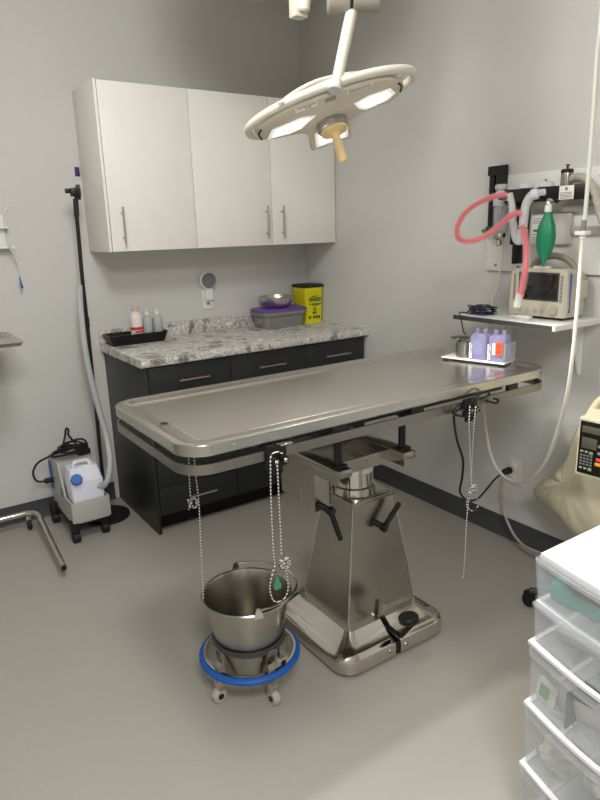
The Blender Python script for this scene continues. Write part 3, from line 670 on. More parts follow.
b = new(); lathe(b, [(.078, .098), (.086, .100), (.1125, .20), (.140, .346), (.145, .349), (.149, .353), (.146, .357), (.141, .355), (.137, .346), (.110, .20), (.084, .104), (.0, .102)], (KX, KY, 0), 64); obj('bucket_body', b, M_steelB, t)
b = new()
dirv = Vector((math.cos(math.radians(-65)), math.sin(math.radians(-65)), 0)); prp = Vector((-dirv.y, dirv.x, 0))
E1 = at_z(231, 565, .345); E2 = at_z(256, 617, .345); mid = Vector((KX, KY, .356)); 
d12 = (E2-E1); d12.z = 0; d12.normalize(); e1 = mid-d12*.147; e2 = mid+d12*.147; side = Vector((-d12.y, d12.x, 0))
pts = []
for i in range(17):
    a = math.pi*i/16; pts.append(mid-d12*.153*math.cos(a)+side*.165*math.sin(a)+Vector((0, 0, .020-.006*math.sin(a))))
tube(b, pts, .0035, 8, 2); obj('bail_handle', b, M_chrome, t)
for e in (e1, e2):
    b = new(); dd = (e-mid).normalized(); q_ = side
    loft(b, [[e+q_*x+dd*s+Vector((0, 0, z)) for x, z in ((-.016, -.012), (.016, -.012), (.011, .006), (.006, .022), (-.006, .022), (-.011, .006))] for s in (.0, .004)]); obj('bail_ear', b, M_chrome, t)

# ------------------------------------------------------------------ surgical lamp
LC = Vector((-1.085, -1.742, 1.855))
lu = Vector((.83, -.56, .29)).normalized(); lv = Vector((.55, .83, -.3)); lv = (lv-lu*lv.dot(lu)).normalized(); ln = lv.cross(lu)
if ln.z > 0: ln = -ln
def LM(u=0, v=0, d=0): o = LC+lu*u+lv*v+ln*d; return Matrix(((lu.x, lv.x, ln.x, o.x), (lu.y, lv.y, ln.y, o.y), (lu.z, lv.z, ln.z, o.z), (0, 0, 0, 1)))
t = thing('surgical_lamp', 'cream three-lobed surgical lamp hanging over the table, lit', 'surgical lamp', (-1.07, -1.75, 1.8))
out = [(-.245, -.045), (-.16, -.085), (-.05, -.100), (.08, -.098), (.17, -.075), (.225, -.035), (.238, .01), (.23, .055), (.205, .085), (.15, .092), (.095, .10), (.07, .135), (.068, .20), (.066, .255), (.05, .268), (-.07, .268), (-.086, .255), (-.088, .20), (-.09, .13), (-.115, .095), (-.17, .075), (-.22, .060), (-.245, .03), (-.255, -.01)]
osm = smooth_path([Vector((*p, 0)) for p in out+[out[0]]], 4)[:-1]
b = new(); cen = Vector((0, .02, 0))
def sc(k, z): return [LM() @ (cen+(p-cen)*k+Vector((0, 0, z))) for p in osm]
loft(b, [sc(.55, -.055), sc(.85, -.045), sc(.97, -.025), sc(1.0, -.008), sc(.985, .002), sc(.94, .005)]); body = obj('lamp_body', b, M_creamd, t)
def quadpatch(name, pts, m, d0, d1, par):
    bb = new(); a = [LM() @ Vector((u, v, d0)) for u, v in pts]; c2 = [LM() @ Vector((u, v, d1)) for u, v in pts]; loft(bb, [a, c2]); return obj(name, bb, m, par)
panels = [[(-.222, .045), (-.20, -.01), (-.10, -.025), (-.055, -.005), (-.105, .05), (-.15, .06)],
          [(.072, .005), (.12, -.015), (.19, -.015), (.21, .03), (.185, .060), (.115, .075), (.09, .055)],
          [(-.066, .125), (.050, .125), (.050, .235), (-.066, .240)]]
for pn, sw in zip(panels, (10, 42, 8)):
    cx = sum(p[0] for p in pn)/len(pn); cy = sum(p[1] for p in pn)/len(pn)
    pl_ = quadpatch('light_panel', pn, M_ledring, .0052, .0065, t)
    quadpatch('led_array', [(cx+(p[0]-cx)*.78, cy+(p[1]-cy)*.72) for p in pn], M_led, .0066, .0075, pl_)
    sl = bpy.data.lights.new('lamp_light', 'SPOT'); sl.energy = sw; sl.color = (1, .975, .93); sl.spot_size = math.radians(82); sl.spot_blend = .35; sl.shadow_soft_size = .03
    so = bpy.data.objects.new('lamp_light', sl); C.objects.link(so); so.location = LM(cx, cy+.035, .03).translation; so.rotation_euler = ln.to_track_quat('-Z', 'Y').to_euler()
# ring handle: thick near arc at the front edge, thin arc raised behind
b = new(); pr_ = []
for i in range(40):
    a = 2*math.pi*i/40; u = .298*math.cos(a); v = .118*math.sin(a)-.018
    k = max(0, math.sin(a)); pr_.append(LM(u, -abs(v)*0+v, -.020-.0*k).translation)
def ringpt(a, ru, rv, v0, z): return LM(ru*math.cos(a), v0+rv*math.sin(a), z).translation
near = [ringpt(math.radians(a), .272, .115, .0, -.018) for a in range(180, 361, 9)]
near = [ringpt(math.radians(148), .268, .09, .015, -.018), ringpt(math.radians(165), .275, .09, .01, -.018)]+near+[ringpt(math.radians(15), .275, .09, .01, -.018), ringpt(math.radians(32), .268, .09, .015, -.018)]
tube(b, near, .0135, 12, 3); obj('ring_handle', b, M_cream, t)
b = new(); _bd = dep(LM(0, -.08, -.05).translation); back = [at_d(x, y, _bd+dd) for x, y, dd in ((280, 104, -.03), (288, 97, .0), (302, 88, .03), (320, 80, .045), (345, 74.5, .05), (365, 72.5, .045), (385, 73.5, .03), (399, 75, .0))]
tube(b, back, .006, 10, 3); obj('back_rail', b, M_cream, t)
b = new(); lathe(b, [(.15, 0), (.14, -.02), (.09, -.036), (.03, -.040)], (0, 0, 0), 36, LM(0, -.02, -.02) @ Matrix.Diagonal((1.15, .6, 1, 1))); obj('top_housing', b, M_cream, t)
b = new(); tube(b, [LM(u, v, .006).translation for u, v in ((-.232, -.035), (-.244, -.01), (-.240, .03))], .0035, 6); tube(b, [LM(u, v, .006).translation for u, v in ((.215, -.03), (.228, .0), (.226, .03))], .0035, 6); obj('end_slots', b, M_black, t)
# labels on near side
def near_lab(u0, u1, w=.025):
    bb = new(); box(bb, u0, u1, -.0, w, -.0, .0006, 0, LM(0, -.092, .0045) @ Matrix.Rotation(math.radians(0), 4, 'X')); return bb
b = near_lab(-.115, -.045, .03); sl_ = obj('rating_sticker', b, M_paper, t)
Mtx = LM(-.075, -.097, .0046) @ Matrix.Rotation(0, 4, 'X')
b = new(); text_mesh(b, 'CE', .017, LM(-.075, -.071, .0052) @ Matrix.Diagonal((1, -1, 1, 1))); [box(b, -.11, -.05, -.088+.004*k, -.0865+.004*k, .0052, .0056, 0, LM()) for k in range(2)]; obj('sticker_print', b, M_print, sl_)
b = near_lab(-.02, .015, .03); obj('rating_sticker', b, mat('grey_sticker', (150, 148, 142), .6), t)
b = near_lab(.05, .13, .025); sl_ = obj('rating_sticker', b, M_paper, t)
b = new(); [box(b, .055, .125, -.088+.005*k, -.0865+.005*k, .0052, .0056, 0, LM()) for k in range(4)]; obj('sticker_print', b, M_grey, sl_)
# sterile handle
b = new(); lathe(b, [(.052, .0), (.052, .022), (.046, .026)], (0, 0, 0), 32, LM(-.005, .085, .004)); obj('handle_collar', b, mat('collar_grey', (165, 160, 156), .3, .6), t)
b = new(); lathe(b, [(.046, .0262), (.045, .034), (.020, .042), (.014, .055), (.0155, .09), (.016, .13), (.012, .138), (.004, .140)], (0, 0, 0), 24, LM(-.005, .085, .004)); obj('sterile_handle', b, mat('ivory_plastic', (222, 196, 140), .4), t)
# arm
jt = at_y(352, 10, -1.78); ft = at_d(335, 90, dep(LM(.03, -.110, -.018).translation)-.012)
b = new(); cyl(b, ft, jt, .0165, .0185, n=20); obj('arm', b, M_cream, t)
b = new(); cyl(b, ft-(jt-ft).normalized()*.004, ft+(jt-ft).normalized()*.012, .022, n=20, bev=.003); obj('arm_collar', b, mat('collar_pale', (190, 190, 186), .4), t)
b = new(); jj = jt+Vector((0, 0, .035)); hv = Vector((.83, -.56, 0)).normalized()
cyl(b, jj-hv*.075, jj-hv*.005, .045, n=28, bev=.005); cyl(b, jj, jj+hv*.085, .045, n=28, bev=.005); obj('joint', b, mat('joint_grey', (150, 145, 135), .4), t)
b = new(); cyl(b, jj-hv*.006, jj+hv*.001, .043, n=28); obj('joint_seam', b, M_black, t)
b = new(); box(b, -.03, .03, -.03, .03, 0, .2, .006, Matrix.Translation(jj+Vector((0, 0, .03)))); 
top_ = Vector((-1.25, -1.35, 2.52)); tube(b, [jj+Vector((0, 0, .22)), jj+Vector((0, 0, .30)), top_], .03, 14, 6); cyl(b, top_+Vector((0, 0, -.03)), Vector((top_.x, top_.y, H)), .04, n=20); obj('ceiling_arm', b, M_cream, t)
b = new(); cyl(b, (top_.x, top_.y, H-.03), (top_.x, top_.y, H-.001), .13, n=32, bev=.004); obj('ceiling_plate', b, M_offw, t)
t = thing('spring_arm', 'rounded end of a cream jointed arm at the top edge left of the lamp joint', 'lamp arm', at_y(304, 15, -1.5))
q0 = at_y(303.5, 12, -1.5); b = new(); cyl(b, q0, q0+Vector((.03, -.02, .30)), .0215, .0225, n=20, bev=.006); obj('arm_tube', b, M_cream, t)
b = new(); box(b, -.026, .026, -.022, .022, -.012, .07, .005, Matrix.Translation(q0+Vector((-.0, .03, .0)))); obj('arm_bracket', b, M_cream, t)
hc = Vector((-1.10, -1.20, 2.53)); hd = Vector((-.55, -.65, -.42)).normalized()
b = new(); lathe(b, [(.10, -.07), (.24, -.045), (.33, -.01), (.34, .01), (.32, .02), (.05, .022)], (0, 0, 0), 40, axisM(hc, hc+hd) @ Matrix.Diagonal((1, .62, 1, 1))); obj('corner_shade_blocker', b, M_cream, t)  # unseen lamp-head shape, added only to shade the upper wall corner
# ------------------------------------------------------------------ anesthesia station on the right wall
t = thing('backboard', 'white backboard panel screwed to the right wall behind the anaesthesia machine', 'backboard', (-.01, -1.9, 1.283))
b = new(); box(b, -.018, -.0005, -2.50, -1.490, 1.283, 1.690, .001); obj('panel', b, M_offw, t)
for y, z in ((-1.545, 1.308), (-1.96, 1.308), (-2.02, 1.655), (-1.78, 1.655)):
    b = new(); cyl(b, (-.018, y, z), (-.021, y, z), .006, n=12); obj('screw', b, M_grey, t)
t = thing('wall_shelf', 'white wall shelf with black front edge carrying the monitor', 'shelf', (-.16, -1.82, 1.095))
b = new(); box(b, -.315, -.001, -2.073, -1.575, 1.095, 1.115, .0005); obj('board', b, M_offw, t)
b = new(); box(b, -.3175, -.3152, -2.060, -1.5755, 1.096, 1.1145); obj('edge_band', b, M_dkgrey, t)
for y in (-1.635, -1.985):
    b = new(); loft(b, [[Vector((x, yy, z)) for x, z in ((-.001, 1.0948), (-.085, 1.0948), (-.085, 1.088), (-.06, 1.04), (-.012, .875), (-.001, .868))] for yy in (y-.003, y+.003)])
    box(b, -.004, -.001, y-.010, y+.010, .87, 1.094); box(b, -.25, -.001, y-.010, y+.010, 1.0915, 1.0948); obj('bracket', b, M_offw, t)

# monitor
MX, MY, MZ = -.145, -1.897, 1.1155
t = thing('patient_monitor', 'beige patient monitor with handle and dark screen on the wall shelf', 'monitor', (MX, MY, MZ))
m1 = Matrix.Translation((MX, MY, MZ)) @ Matrix.Rotation(math.radians(-90+4), 4, 'Z')
# local: x to the right in the photo (-y world), y away from viewer (towards the wall), z up
m1 = Matrix.Translation((MX, MY, MZ)) @ Matrix(((0.035, 1, 0, 0), (-1, 0.035, 0, 0), (0, 0, 1, 0), (0, 0, 0, 1)))
hw = .127
b = new()
loft(b, [[m1 @ v for v in lp] for lp in [[Vector((x, y, z)) for x, z in [(-hw*k, .012), (hw*k, .012), (hw*k+.004, .05), (hw*k, .165*kz+.02), (hw*k-.015, .185*kz+.012), (-hw*k+.015, .185*kz+.012), (-hw*k, .165*kz+.02), (-hw*k-.004, .05)]] for y, k, kz in ((-.056, .93, .95), (-.045, 1, 1), (.0, 1, 1), (.06, .97, .97), (.10, .88, .9))]])
body = obj('case', b, M_beige, t)
b = new(); box(b, -.074, .092, -.0585, -.0565, .080, .178, .002, m1); scr = obj('screen', b, M_screen, t)
b = new(); box(b, -.081, .098, -.0575, -.0562, .074, .184, .002, m1); obj('bezel', b, M_dkgrey, t)
for x in (-.07, -.035, 0, .032):
    b = new(); cyl(b, m1 @ Vector((x, -.0555, .034)), m1 @ Vector((x, -.061, .034)), .009, n=16, bev=.002); obj('button', b, mat('beige_button', (176, 168, 150), .5), t)
b = new(); cyl(b, m1 @ Vector((.082, -.0555, .038)), m1 @ Vector((.082, -.066, .038)), .018, n=24, bev=.003); obj('dial', b, mat('beige_button', (176, 168, 150), .5), t)
b = new()
for s in (-1, 1):
    for k in range(14): box(b, s*.105+.004-.005, s*.105+.004+.005, -.0572, -.0550, .072+.0075*k, .0752+.0075*k, 0, m1)
obj('side_vents', b, M_dkgrey, t)
b = new(); box(b, hw+.001, hw+.0045, -.032, -.024, .03, .18, .001, m1); obj('blue_stripe', b, M_blue, t)
b = new(); box(b, hw-.004, hw+.003, .05, .095, .08, .15, .003, m1); obj('side_socket', b, M_beige, t)
b = new(); tube(b, [m1 @ Vector(p) for p in ((-.085, .03, .185), (-.065, .03, .215), (-.03, .03, .237), (.02, .03, .243), (.07, .03, .23), (.105, .03, .20), (.112, .03, .17))], .011, 12, 5, flat=1.5); obj('carry_handle', b, mat('taupe_plastic', (150, 142, 126), .5), t)
b = new(); [box(b, x-.015, x+.015, -.03, .06, 0, .0125, .002, m1) for x in (-.09, .09)]; obj('feet', b, M_dkgrey, t)
b = new(); box(b, -.03, .04, -.045, -.015, .1965, .207, .004, m1); tag(obj('white_sensor', b, M_offw), 'small white sensor lying on top of the monitor under the green bag', 'sensor')
b = new(); box(b, MX-.10, MX-.073, -1.905, -1.835, 1.1155, 1.130, .004); cyl(b, (MX-.087, -1.83, 1.122), (MX-.087, -1.81, 1.122), .006, n=10); tag(obj('white_connector', b, M_offw), 'small white connector on the shelf in front of the monitor', 'connector')
# cable heap
b = new()
for k in range(9):
    cx, cy = -.225+.012*math.sin(k*2.1), -1.655+.01*math.cos(k*1.7); rx, ry = .045-.003*(k % 4), .062-.004*(k % 3)
    tube(b, [(cx+rx*math.cos(a), cy+ry*math.sin(a), 1.119+.0035*k*.8+.010*abs(math.sin(a*1.5+k))) for a in [2*math.pi*i/14+k*.6 for i in range(14)]], .0024, 6, 2)
tube(b, [(-.27, -1.62, 1.12), (-.30, -1.60, 1.125), (-.322, -1.615, 1.12), (-.325, -1.63, 1.09), (-.322, -1.64, 1.05), (-.318, -1.65, 1.035)], .0028, 6)
tag(obj('sensor_cables', b, mat('cable_black', (40, 40, 44), .4)), 'tangle of thin black sensor cables on the shelf left of the monitor', 'cables')
b = new(); box(b, -.27, -.20, -1.70, -1.62, 1.1165, 1.123, .003); tag(obj('blue_pad', b, mat('navy_pad', (44, 60, 120), .6)), 'small blue sensor pad under the cable tangle', 'pad')

# anesthesia manifold
t = thing('anesthesia_machine', 'wall mounted anaesthesia machine with black manifold block', 'anaesthesia machine', (-.08, -1.8, 1.4))
b = new(); box(b, -.12, -.055, -2.022, -1.655, 1.570, 1.624, .003); obj('manifold', b, M_black, t)
b = new(); box(b, -.055, -.0185, -2.00, -1.68, 1.575, 1.615, .002); box(b, -.045, -.0185, -2.45, -1.88, 1.525, 1.552, .001); box(b, -.040, -.0185, -2.45, -1.925, 1.438, 1.470, .001); obj('mount_rail', b, mat('satin_aluminium', (200, 198, 192), .3, .6), t)
b = new(); box(b, -.1225, -.1202, -1.978, -1.916, 1.571, 1.622); sp = obj('white_plate', b, M_paper, t)
b = new(); [box(b, -.1285, -.1276, -2.028, -1.975, z, z+.002) for z in (.0,)] if False else None
[box(b, -.1235, -.1226, -1.972, -1.922, 1.575+k*.005, 1.577+k*.005) for k in range(5)]; box(b, -.1235, -.1226, -1.952, -1.942, 1.604, 1.616); obj('plate_print', b, M_grey, sp)
b = new(); lathe(b, [(.0225, 0), (.0225, .042), (.022, .045)], (-.09, -1.923, 1.6245), 24); v_ = obj('relief_valve', b, mat('valve_steel', (160, 156, 148), .25, 1.0), t)
b = new(); lathe(b, [(.0235, .0452), (.0235, .057), (.018, .060), (.004, .061), (.004, .071), (.008, .072), (.008, .076)], (-.09, -1.923, 1.6245), 24); obj('valve_knob', b, M_black, v_)
b = new(); box(b, -.045, -.0187, -1.921, -1.735, 1.400, 1.522, .003); obj('absorber_panel', b, mat('pale_panel', (205, 203, 196), .4), t)
b = new(); box(b, -.0465, -.0452, -1.80, -1.745, 1.405, 1.515); lb_ = obj('instruction_label', b, M_paper, t)
b = new(); [box(b, -.0475, -.0466, -1.795, -1.750, z, z+.0025) for z in (1.412, 1.420, 1.428, 1.440, 1.485, 1.493, 1.502)]; obj('label_print', b, M_grey, lb_)
b = new(); [box(b, -.0475, -.0466, -1.792+.0*k, -1.755, 1.452, 1.460) for k in range(1)]; obj('green_line', b, M_green, lb_)
for y, m_ in ((-1.735, M_clearw), (-1.835, M_clearw)):
    b = new(); lathe(b, [(.028, 0), (.030, .004), (.030, .016), (.022, .020)], (-.088, y, 1.6255), 24); obj('dome_valve', b, m_, t)
b = new(); cyl(b, (-.12, -1.668, 1.595), (-.165, -1.672, 1.595), .013, n=16); obj('blue_port', b, mat('blue_ring', (30, 60, 150), .4), t)
b = new(); cyl(b, (-.12, -1.83, 1.597), (-.165, -1.83, 1.597), .013, n=16, bev=.002); cyl(b, (-.12, -1.69, 1.593), (-.15, -1.69, 1.593), .016, n=16, bev=.002); obj('steel_port', b, M_chrome, t)
b = new(); tube(b, [(-.10, -1.895, 1.57), (-.13, -1.90, 1.56), (-.17, -1.915, 1.566), (-.195, -1.925, 1.565), (-.20, -1.927, 1.548)], .011, 14); obj('bag_port', b, M_chrome, t)
# flowmeter column
q = thing('flowmeter', 'black flowmeter column with clear tube at the left end of the manifold', 'flowmeter', (-.06, -1.56, 1.43))
b = new(); box(b, -.070, -.0185, -1.556, -1.530, 1.44, 1.70, .003); loft(b, [[Vector((x, y, z)) for x, z in ((-.0185, 1.69), (-.078, 1.69), (-.078, 1.728), (-.0185, 1.735))] for y in (-1.588, -1.528)]); loft(b, [[Vector((x, y, z)) for y, z in ((-1.574, 1.69), (-1.588, 1.69), (-1.588, 1.62), (-1.580, 1.59))] for x in (-.078, -.0185)]); obj('column', b, M_black, q)
b = new(); cyl(b, (-.055, -1.568, 1.48), (-.055, -1.568, 1.689), .0105, n=16); obj('sight_tube', b, M_acryl, q)
b = new(); box(b, -.080, -.03, -1.578, -1.528, 1.445, 1.478, .003); obj('valve_block', b, M_dkgrey, q)
b = new(); cyl(b, (-.066, -1.527, 1.458), (-.066, -1.503, 1.458), .010, n=16, bev=.002); obj('green_knob', b, mat('green_knob', (20, 140, 80), .4), q)
# vaporizer
q = thing('vaporizer', 'clear and steel vaporiser jar hanging between flowmeter and manifold', 'vaporiser', (-.09, -1.625, 1.38))
b = new(); lathe(b, [(.026, 1.45), (.029, 1.455), (.029, 1.555), (.026, 1.56)], (-.10, -1.622, 0), 28); obj('jar', b, M_acryl, q)
b = new(); lathe(b, [(.031, 1.5605), (.031, 1.585), (.024, 1.61), (.018, 1.625), (.026, 1.63), (.026, 1.645), (.018, 1.65)], (-.10, -1.622, 0), 28); obj('jar_head', b, mat('head_grey', (190, 186, 180), .35), q)
b = new(); lathe(b, [(.008, 1.395), (.013, 1.40), (.013, 1.42), (.028, 1.432), (.031, 1.4495)], (-.10, -1.622, 0), 28); obj('jar_foot', b, M_chrome, q)
b = new(); cyl(b, (-.10, -1.622, 1.455), (-.10, -1.622, 1.55), .010, n=14); obj('wick', b, M_grey, q)
b = new(); box(b, -.10, -.0185, -1.715, -1.678, 1.40, 1.569, .004); box(b, -.09, -.0185, -1.705, -1.685, 1.32, 1.40, .003); tag(obj('black_bracket', b, M_black), 'black bracket hanging below the manifold behind the clear elbows', 'bracket')
b = new(); tube(b, [(-.07, -1.705, 1.31), (-.075, -1.715, 1.28), (-.08, -1.74, 1.262), (-.085, -1.775, 1.265), (-.08, -1.80, 1.30), (-.07, -1.81, 1.34)], .0055, 8); tag(obj('black_tube', b, M_blackmatte), 'short black tube looping below the black bracket', 'tube')
# clear circuit elbows
D0 = dep(at_x(522, 200, -.19))
q = thing('circuit_elbow', 'frosted clear elbow linking manifold port to the pink breathing hose', 'elbow', at_x(525, 215, -.19))
b = new(); tube(b, [at_x(545, 192, -.17), at_x(538, 193, -.19), at_x(531, 196, -.20), at_x(526, 205, -.205), at_x(524, 218, -.215), at_x(523, 228, -.22)], .0185, 14, rf=lambda s: .013 if s < .2 else .0175); obj('elbow_body', b, M_clearw, q)
b = new(); cyl(b, at_x(538, 193, -.19), at_x(532, 195, -.20), .022, n=16); obj('elbow_collar', b, M_clearw, q)
q = thing('wye_connector', 'frosted clear Y connector where the two pink hoses meet', 'connector', at_x(516, 240, -.21))
b = new(); tube(b, [at_x(510, 194, -.17), at_x(512, 205, -.18), at_x(513, 222, -.20), at_x(516, 238, -.22), at_x(521, 240, -.22), at_x(523, 229, -.22)], .0145, 14, rf=lambda s: .012+.008*s); obj('wye_body', b, M_clearw, q)
# pink hoses
def hose(label, pts):
    h = thing('breathing_hose', label, 'hose', pts[len(pts)//2], 'pink breathing hoses')
    bb = new(); tube(bb, pts, .0092, 14, 8); obj('pink_core', bb, M_pink, h)
    bb = new(); tube(bb, pts, .0152, 16, 8); obj('clear_sleeve', bb, M_pinkout, h)
    return h
hose('pink hose making a wide loop left of the anaesthesia machine', [at_x(507, 195, -.17), at_x(496, 196, -.20), at_x(480, 202, -.26), at_x(466, 212, -.32), at_x(458, 225, -.36), at_x(457.5, 236, -.38), at_x(464, 241, -.38), at_x(476, 240, -.36), at_x(490, 233, -.33), at_x(502, 223, -.29), at_x(512, 215, -.25), at_x(519, 213, -.23), at_x(523, 216, -.22)])
hp = [at_x(522, 225, -.22), at_x(525.5, 238, -.27), at_x(526.5, 252, -.31), at_x(525.5, 268, -.335), at_x(523, 283, -.34), at_x(520, 296, -.34)]
h = hose('pink hose hanging down in front of the monitor', hp)
b = new(); cyl(b, at_x(520, 294, -.34), at_x(516.5, 307, -.338), .0135, .0145, n=16, bev=.002); obj('hose_tip', b, M_clearw, h)
# breathing bag
q = thing('breathing_bag', 'green rubber breathing bag hanging under the black manifold', 'breathing bag', (-.20, -1.93, 1.33))
b = new(); cyl(b, (-.20, -1.928, 1.553), (-.20, -1.928, 1.522), .0125, .014, n=18, bev=.002); obj('bag_neck', b, M_offw, q)
b = new(); lp = []
for z, wx, wy in ((1.526, .0155, .0155), (1.515, .016, .016), (1.50, .022, .018), (1.475, .033, .026), (1.44, .038, .030), (1.40, .036, .028), (1.37, .027, .02), (1.352, .014, .012), (1.342, .009, .007), (1.326, .006, .005)):
    lp.append([Vector((-.20+wy*math.sin(a)*(1+.10*math.cos(4*a)), -1.928+wx*math.cos(a)*(1+.05*math.cos(5*a))+.03*(1.526-z), z)) for a in [2*math.pi*i/28 for i in range(28)]])
loft(b, lp); obj('bag_body', b, M_bag, q)
# scavenge hose
b = new(); pts = [at_x(570, 179, -.09), at_x(578, 177, -.08), at_x(587, 180, -.08), at_x(594, 190, -.09), at_x(599, 207, -.10), at_x(604, 225, -.11), at_x(612, 245, -.12)]
sp_ = smooth_path(pts, 22); m_n = len(sp_)
tube(b, sp_, .016, 14, 1, sm=False, rf=lambda s: .0155+.0012*math.sin(s*(m_n-1)*math.pi/2*1.0)); tag(obj('scavenge_hose', b, mat('corrugated_grey', (178, 174, 160), .5)), 'grey corrugated hose curving right from the steel relief valve', 'hose')
# white hanging tube with connector
t = thing('gas_supply_tube', 'white supply tube dropping from above past the shelf to a low loop', 'tube', at_x(583, 232, -.40))
b = new(); tube(b, [at_x(603, -5, -.42), at_x(600, 30, -.42), at_x(597, 60, -.42), at_x(592, 130, -.42), at_x(586, 205, -.42), at_x(584, 222, -.42)], .0068, 10); obj('upper_tube', b, M_wtube, t)
b = new(); cyl(b, at_x(584.2, 220, -.42), at_x(582.8, 234, -.42), .0085, n=14, bev=.002); obj('steel_fitting', b, M_grey, t)
b = new(); cyl(b, at_x(582.9, 233, -.42), at_x(582.3, 238, -.42), .0105, n=14); box(b, -.017, .017, -.02, .02, -.007, .007, .003, Matrix.Translation(at_x(582.6, 233, -.42))); obj('connector', b, M_offw, t)
dl0, dl1 = dep(at_x(582, 240, -.42)), dep(at_x(500, 440, -.1))
lp_ = [(582, 239, 0), (580, 270, 0), (577, 310, 0), (572, 360, .02), (566, 400, .1), (558, 430, .25), (546, 460, .42), (530, 478, .6), (512, 481, .75), (498, 470, .85), (490, 452, .92), (486, 430, .98), (484, 412, 1), (483, 400, 1.0), (484, 392, 1.0)]
b = new(); tube(b, [at_d(x, y, dl0+(dl1-dl0)*s) for x, y, s in lp_], .0066, 10, 6); obj('lower_loop', b, M_wtube, t)
b = new(); tube(b, [at_x(503, 480, -.03), at_x(502, 495, -.035), at_x(505, 515, -.05), at_x(513, 533, -.07), at_x(523, 545, -.10), at_x(535, 551, -.13), at_x(548, 556, -.16)], .0062, 10)
tag(obj('floor_tube', b, mat('old_tubing', (176, 170, 152), .4)), 'thin yellowed tube hanging below the outlet and curving to the right', 'tube')
b = new(); tube(b, [at_x(503, 235, -.09), at_x(502.5, 250, -.06), at_x(500, 270, -.04), at_x(496, 290, -.03), at_x(492, 302, -.03), at_x(490, 315, -.03), at_x(487, 330, -.03), at_x(485, 345, -.03), at_x(483.5, 380, -.03), at_x(484, 392, -.05)], .0042, 8)
tag(obj('thin_supply_tube', b, M_wtube), 'thin white tube hanging from the vaporiser down behind the shelf', 'tube')

# ------------------------------------------------------------------ infusion pump on stand, bag
t = thing('infusion_pump', 'beige infusion pump with black keypad cut by the right edge', 'infusion pump', (-.32, -2.33, .6))
PXx = -.4; y0, y1 = -2.255, -2.45; z0, z1 = .618, .818
m1 = Matrix(((.10, .995, 0, PXx), (-.995, .10, 0, y0), (0, 0, 1, z0), (0, 0, 0, 1)))
b = new(); loft(b, [[m1 @ Vector(p) for p in ((0, y, -.004), (.20, y, -.004), (.20, y, zt_), (0, y, zt_))] for y, zt_ in ((0, .202), (.008, .206), (.09, .206), (.098, .19))]); obj('case', b, mat('pump_beige', (205, 196, 168), .45), t)
b = new(); box(b, .006, .192, -.003, -.0005, .004, .196, .001, m1); fp = obj('keypad', b, M_black, t)
b = new(); box(b, .014, .125, -.0045, -.0031, .155, .18, .001, m1); box(b, .016, .07, -.0045, -.0031, .098, .138, .001, m1); obj('display', b, mat('lcd_grey', (92, 92, 78), .2), fp)
def keys(kl, m_):
    bb = new(); [box(bb, u, u+w_, -.0052, -.0031, v, v+h_, .0008, m1) for u, v, w_, h_ in kl]; obj('keys', bb, m_, fp)
keys([(.014+.012*i, .035+.011*k, .009, .007) for i in range(4) for k in range(4)], mat('key_grey', (110, 112, 112), .5))
keys([(.014, .082, .011, .008), (.030, .082, .011, .008), (.014, .020, .011, .008), (.030, .020, .011, .008), (.075, .085, .02, .01), (.075, .11, .02, .01)], mat('key_pale', (150, 148, 140), .5))
keys([(.046, .078, .013, .011), (.046, .018, .013, .011)], mat('key_green', (130, 165, 90), .5))
keys([(.072, .060, .026, .012)], mat('key_red', (226, 80, 76), .5)); keys([(.069, .043, .026, .012)], mat('key_yellow', (235, 160, 40), .5))
b = new(); tube(b, [m1 @ Vector(p) for p in ((.012, .04, .20), (.03, .05, .245), (.06, .06, .275), (.14, .06, .28), (.19, .05, .21))], .014, 12, 5); obj('pump_handle', b, mat('pump_beige', (0, 0, 0)), t)
b = new(); box(b, .05, .07, .02, .05, -.014, -.0045, .003, m1); obj('latch', b, M_black, t)
b = new(); loft(b, [[m1 @ Vector((x, y, z)) for y, z in ((.015, .2), (.09, .2), (.085, .235), (.03, .235))] for x in (.02, .19)]); obj('top_cover', b, mat('pump_beige', (0, 0, 0)), t)
t = thing('iv_stand', 'wheeled drip stand behind the drawer cart, mostly hidden', 'drip stand', (-.30, -2.34, 0))
b = new(); cyl(b, (-.266, -2.42, .08), (-.266, -2.42, 1.9), .0125, n=16); obj('pole', b, M_chrome, t)
for k in range(5):
    a = math.radians(115+72*k); b = new(); e = Vector((-.266+.33*math.cos(a), -2.42+.33*math.sin(a), .075))
    e = Vector((-.266+.34*math.cos(a), -2.42+.34*math.sin(a), .07))
    if e.x > -.05: e.x = -.05
    tube(b, [(-.266, -2.42, .10), e], .014, 10, 1, sm=False); lg = obj('leg', b, M_dkgrey, t)
    b = new(); cyl(b, e+Vector((-.012, 0, -.042)), e+Vector((.012, 0, -.042)), .028, n=20, bev=.004); box(b, e.x-.015, e.x+.015, e.y-.02, e.y+.02, .045, .066, .004); obj('caster', b, M_blackmatte, lg)
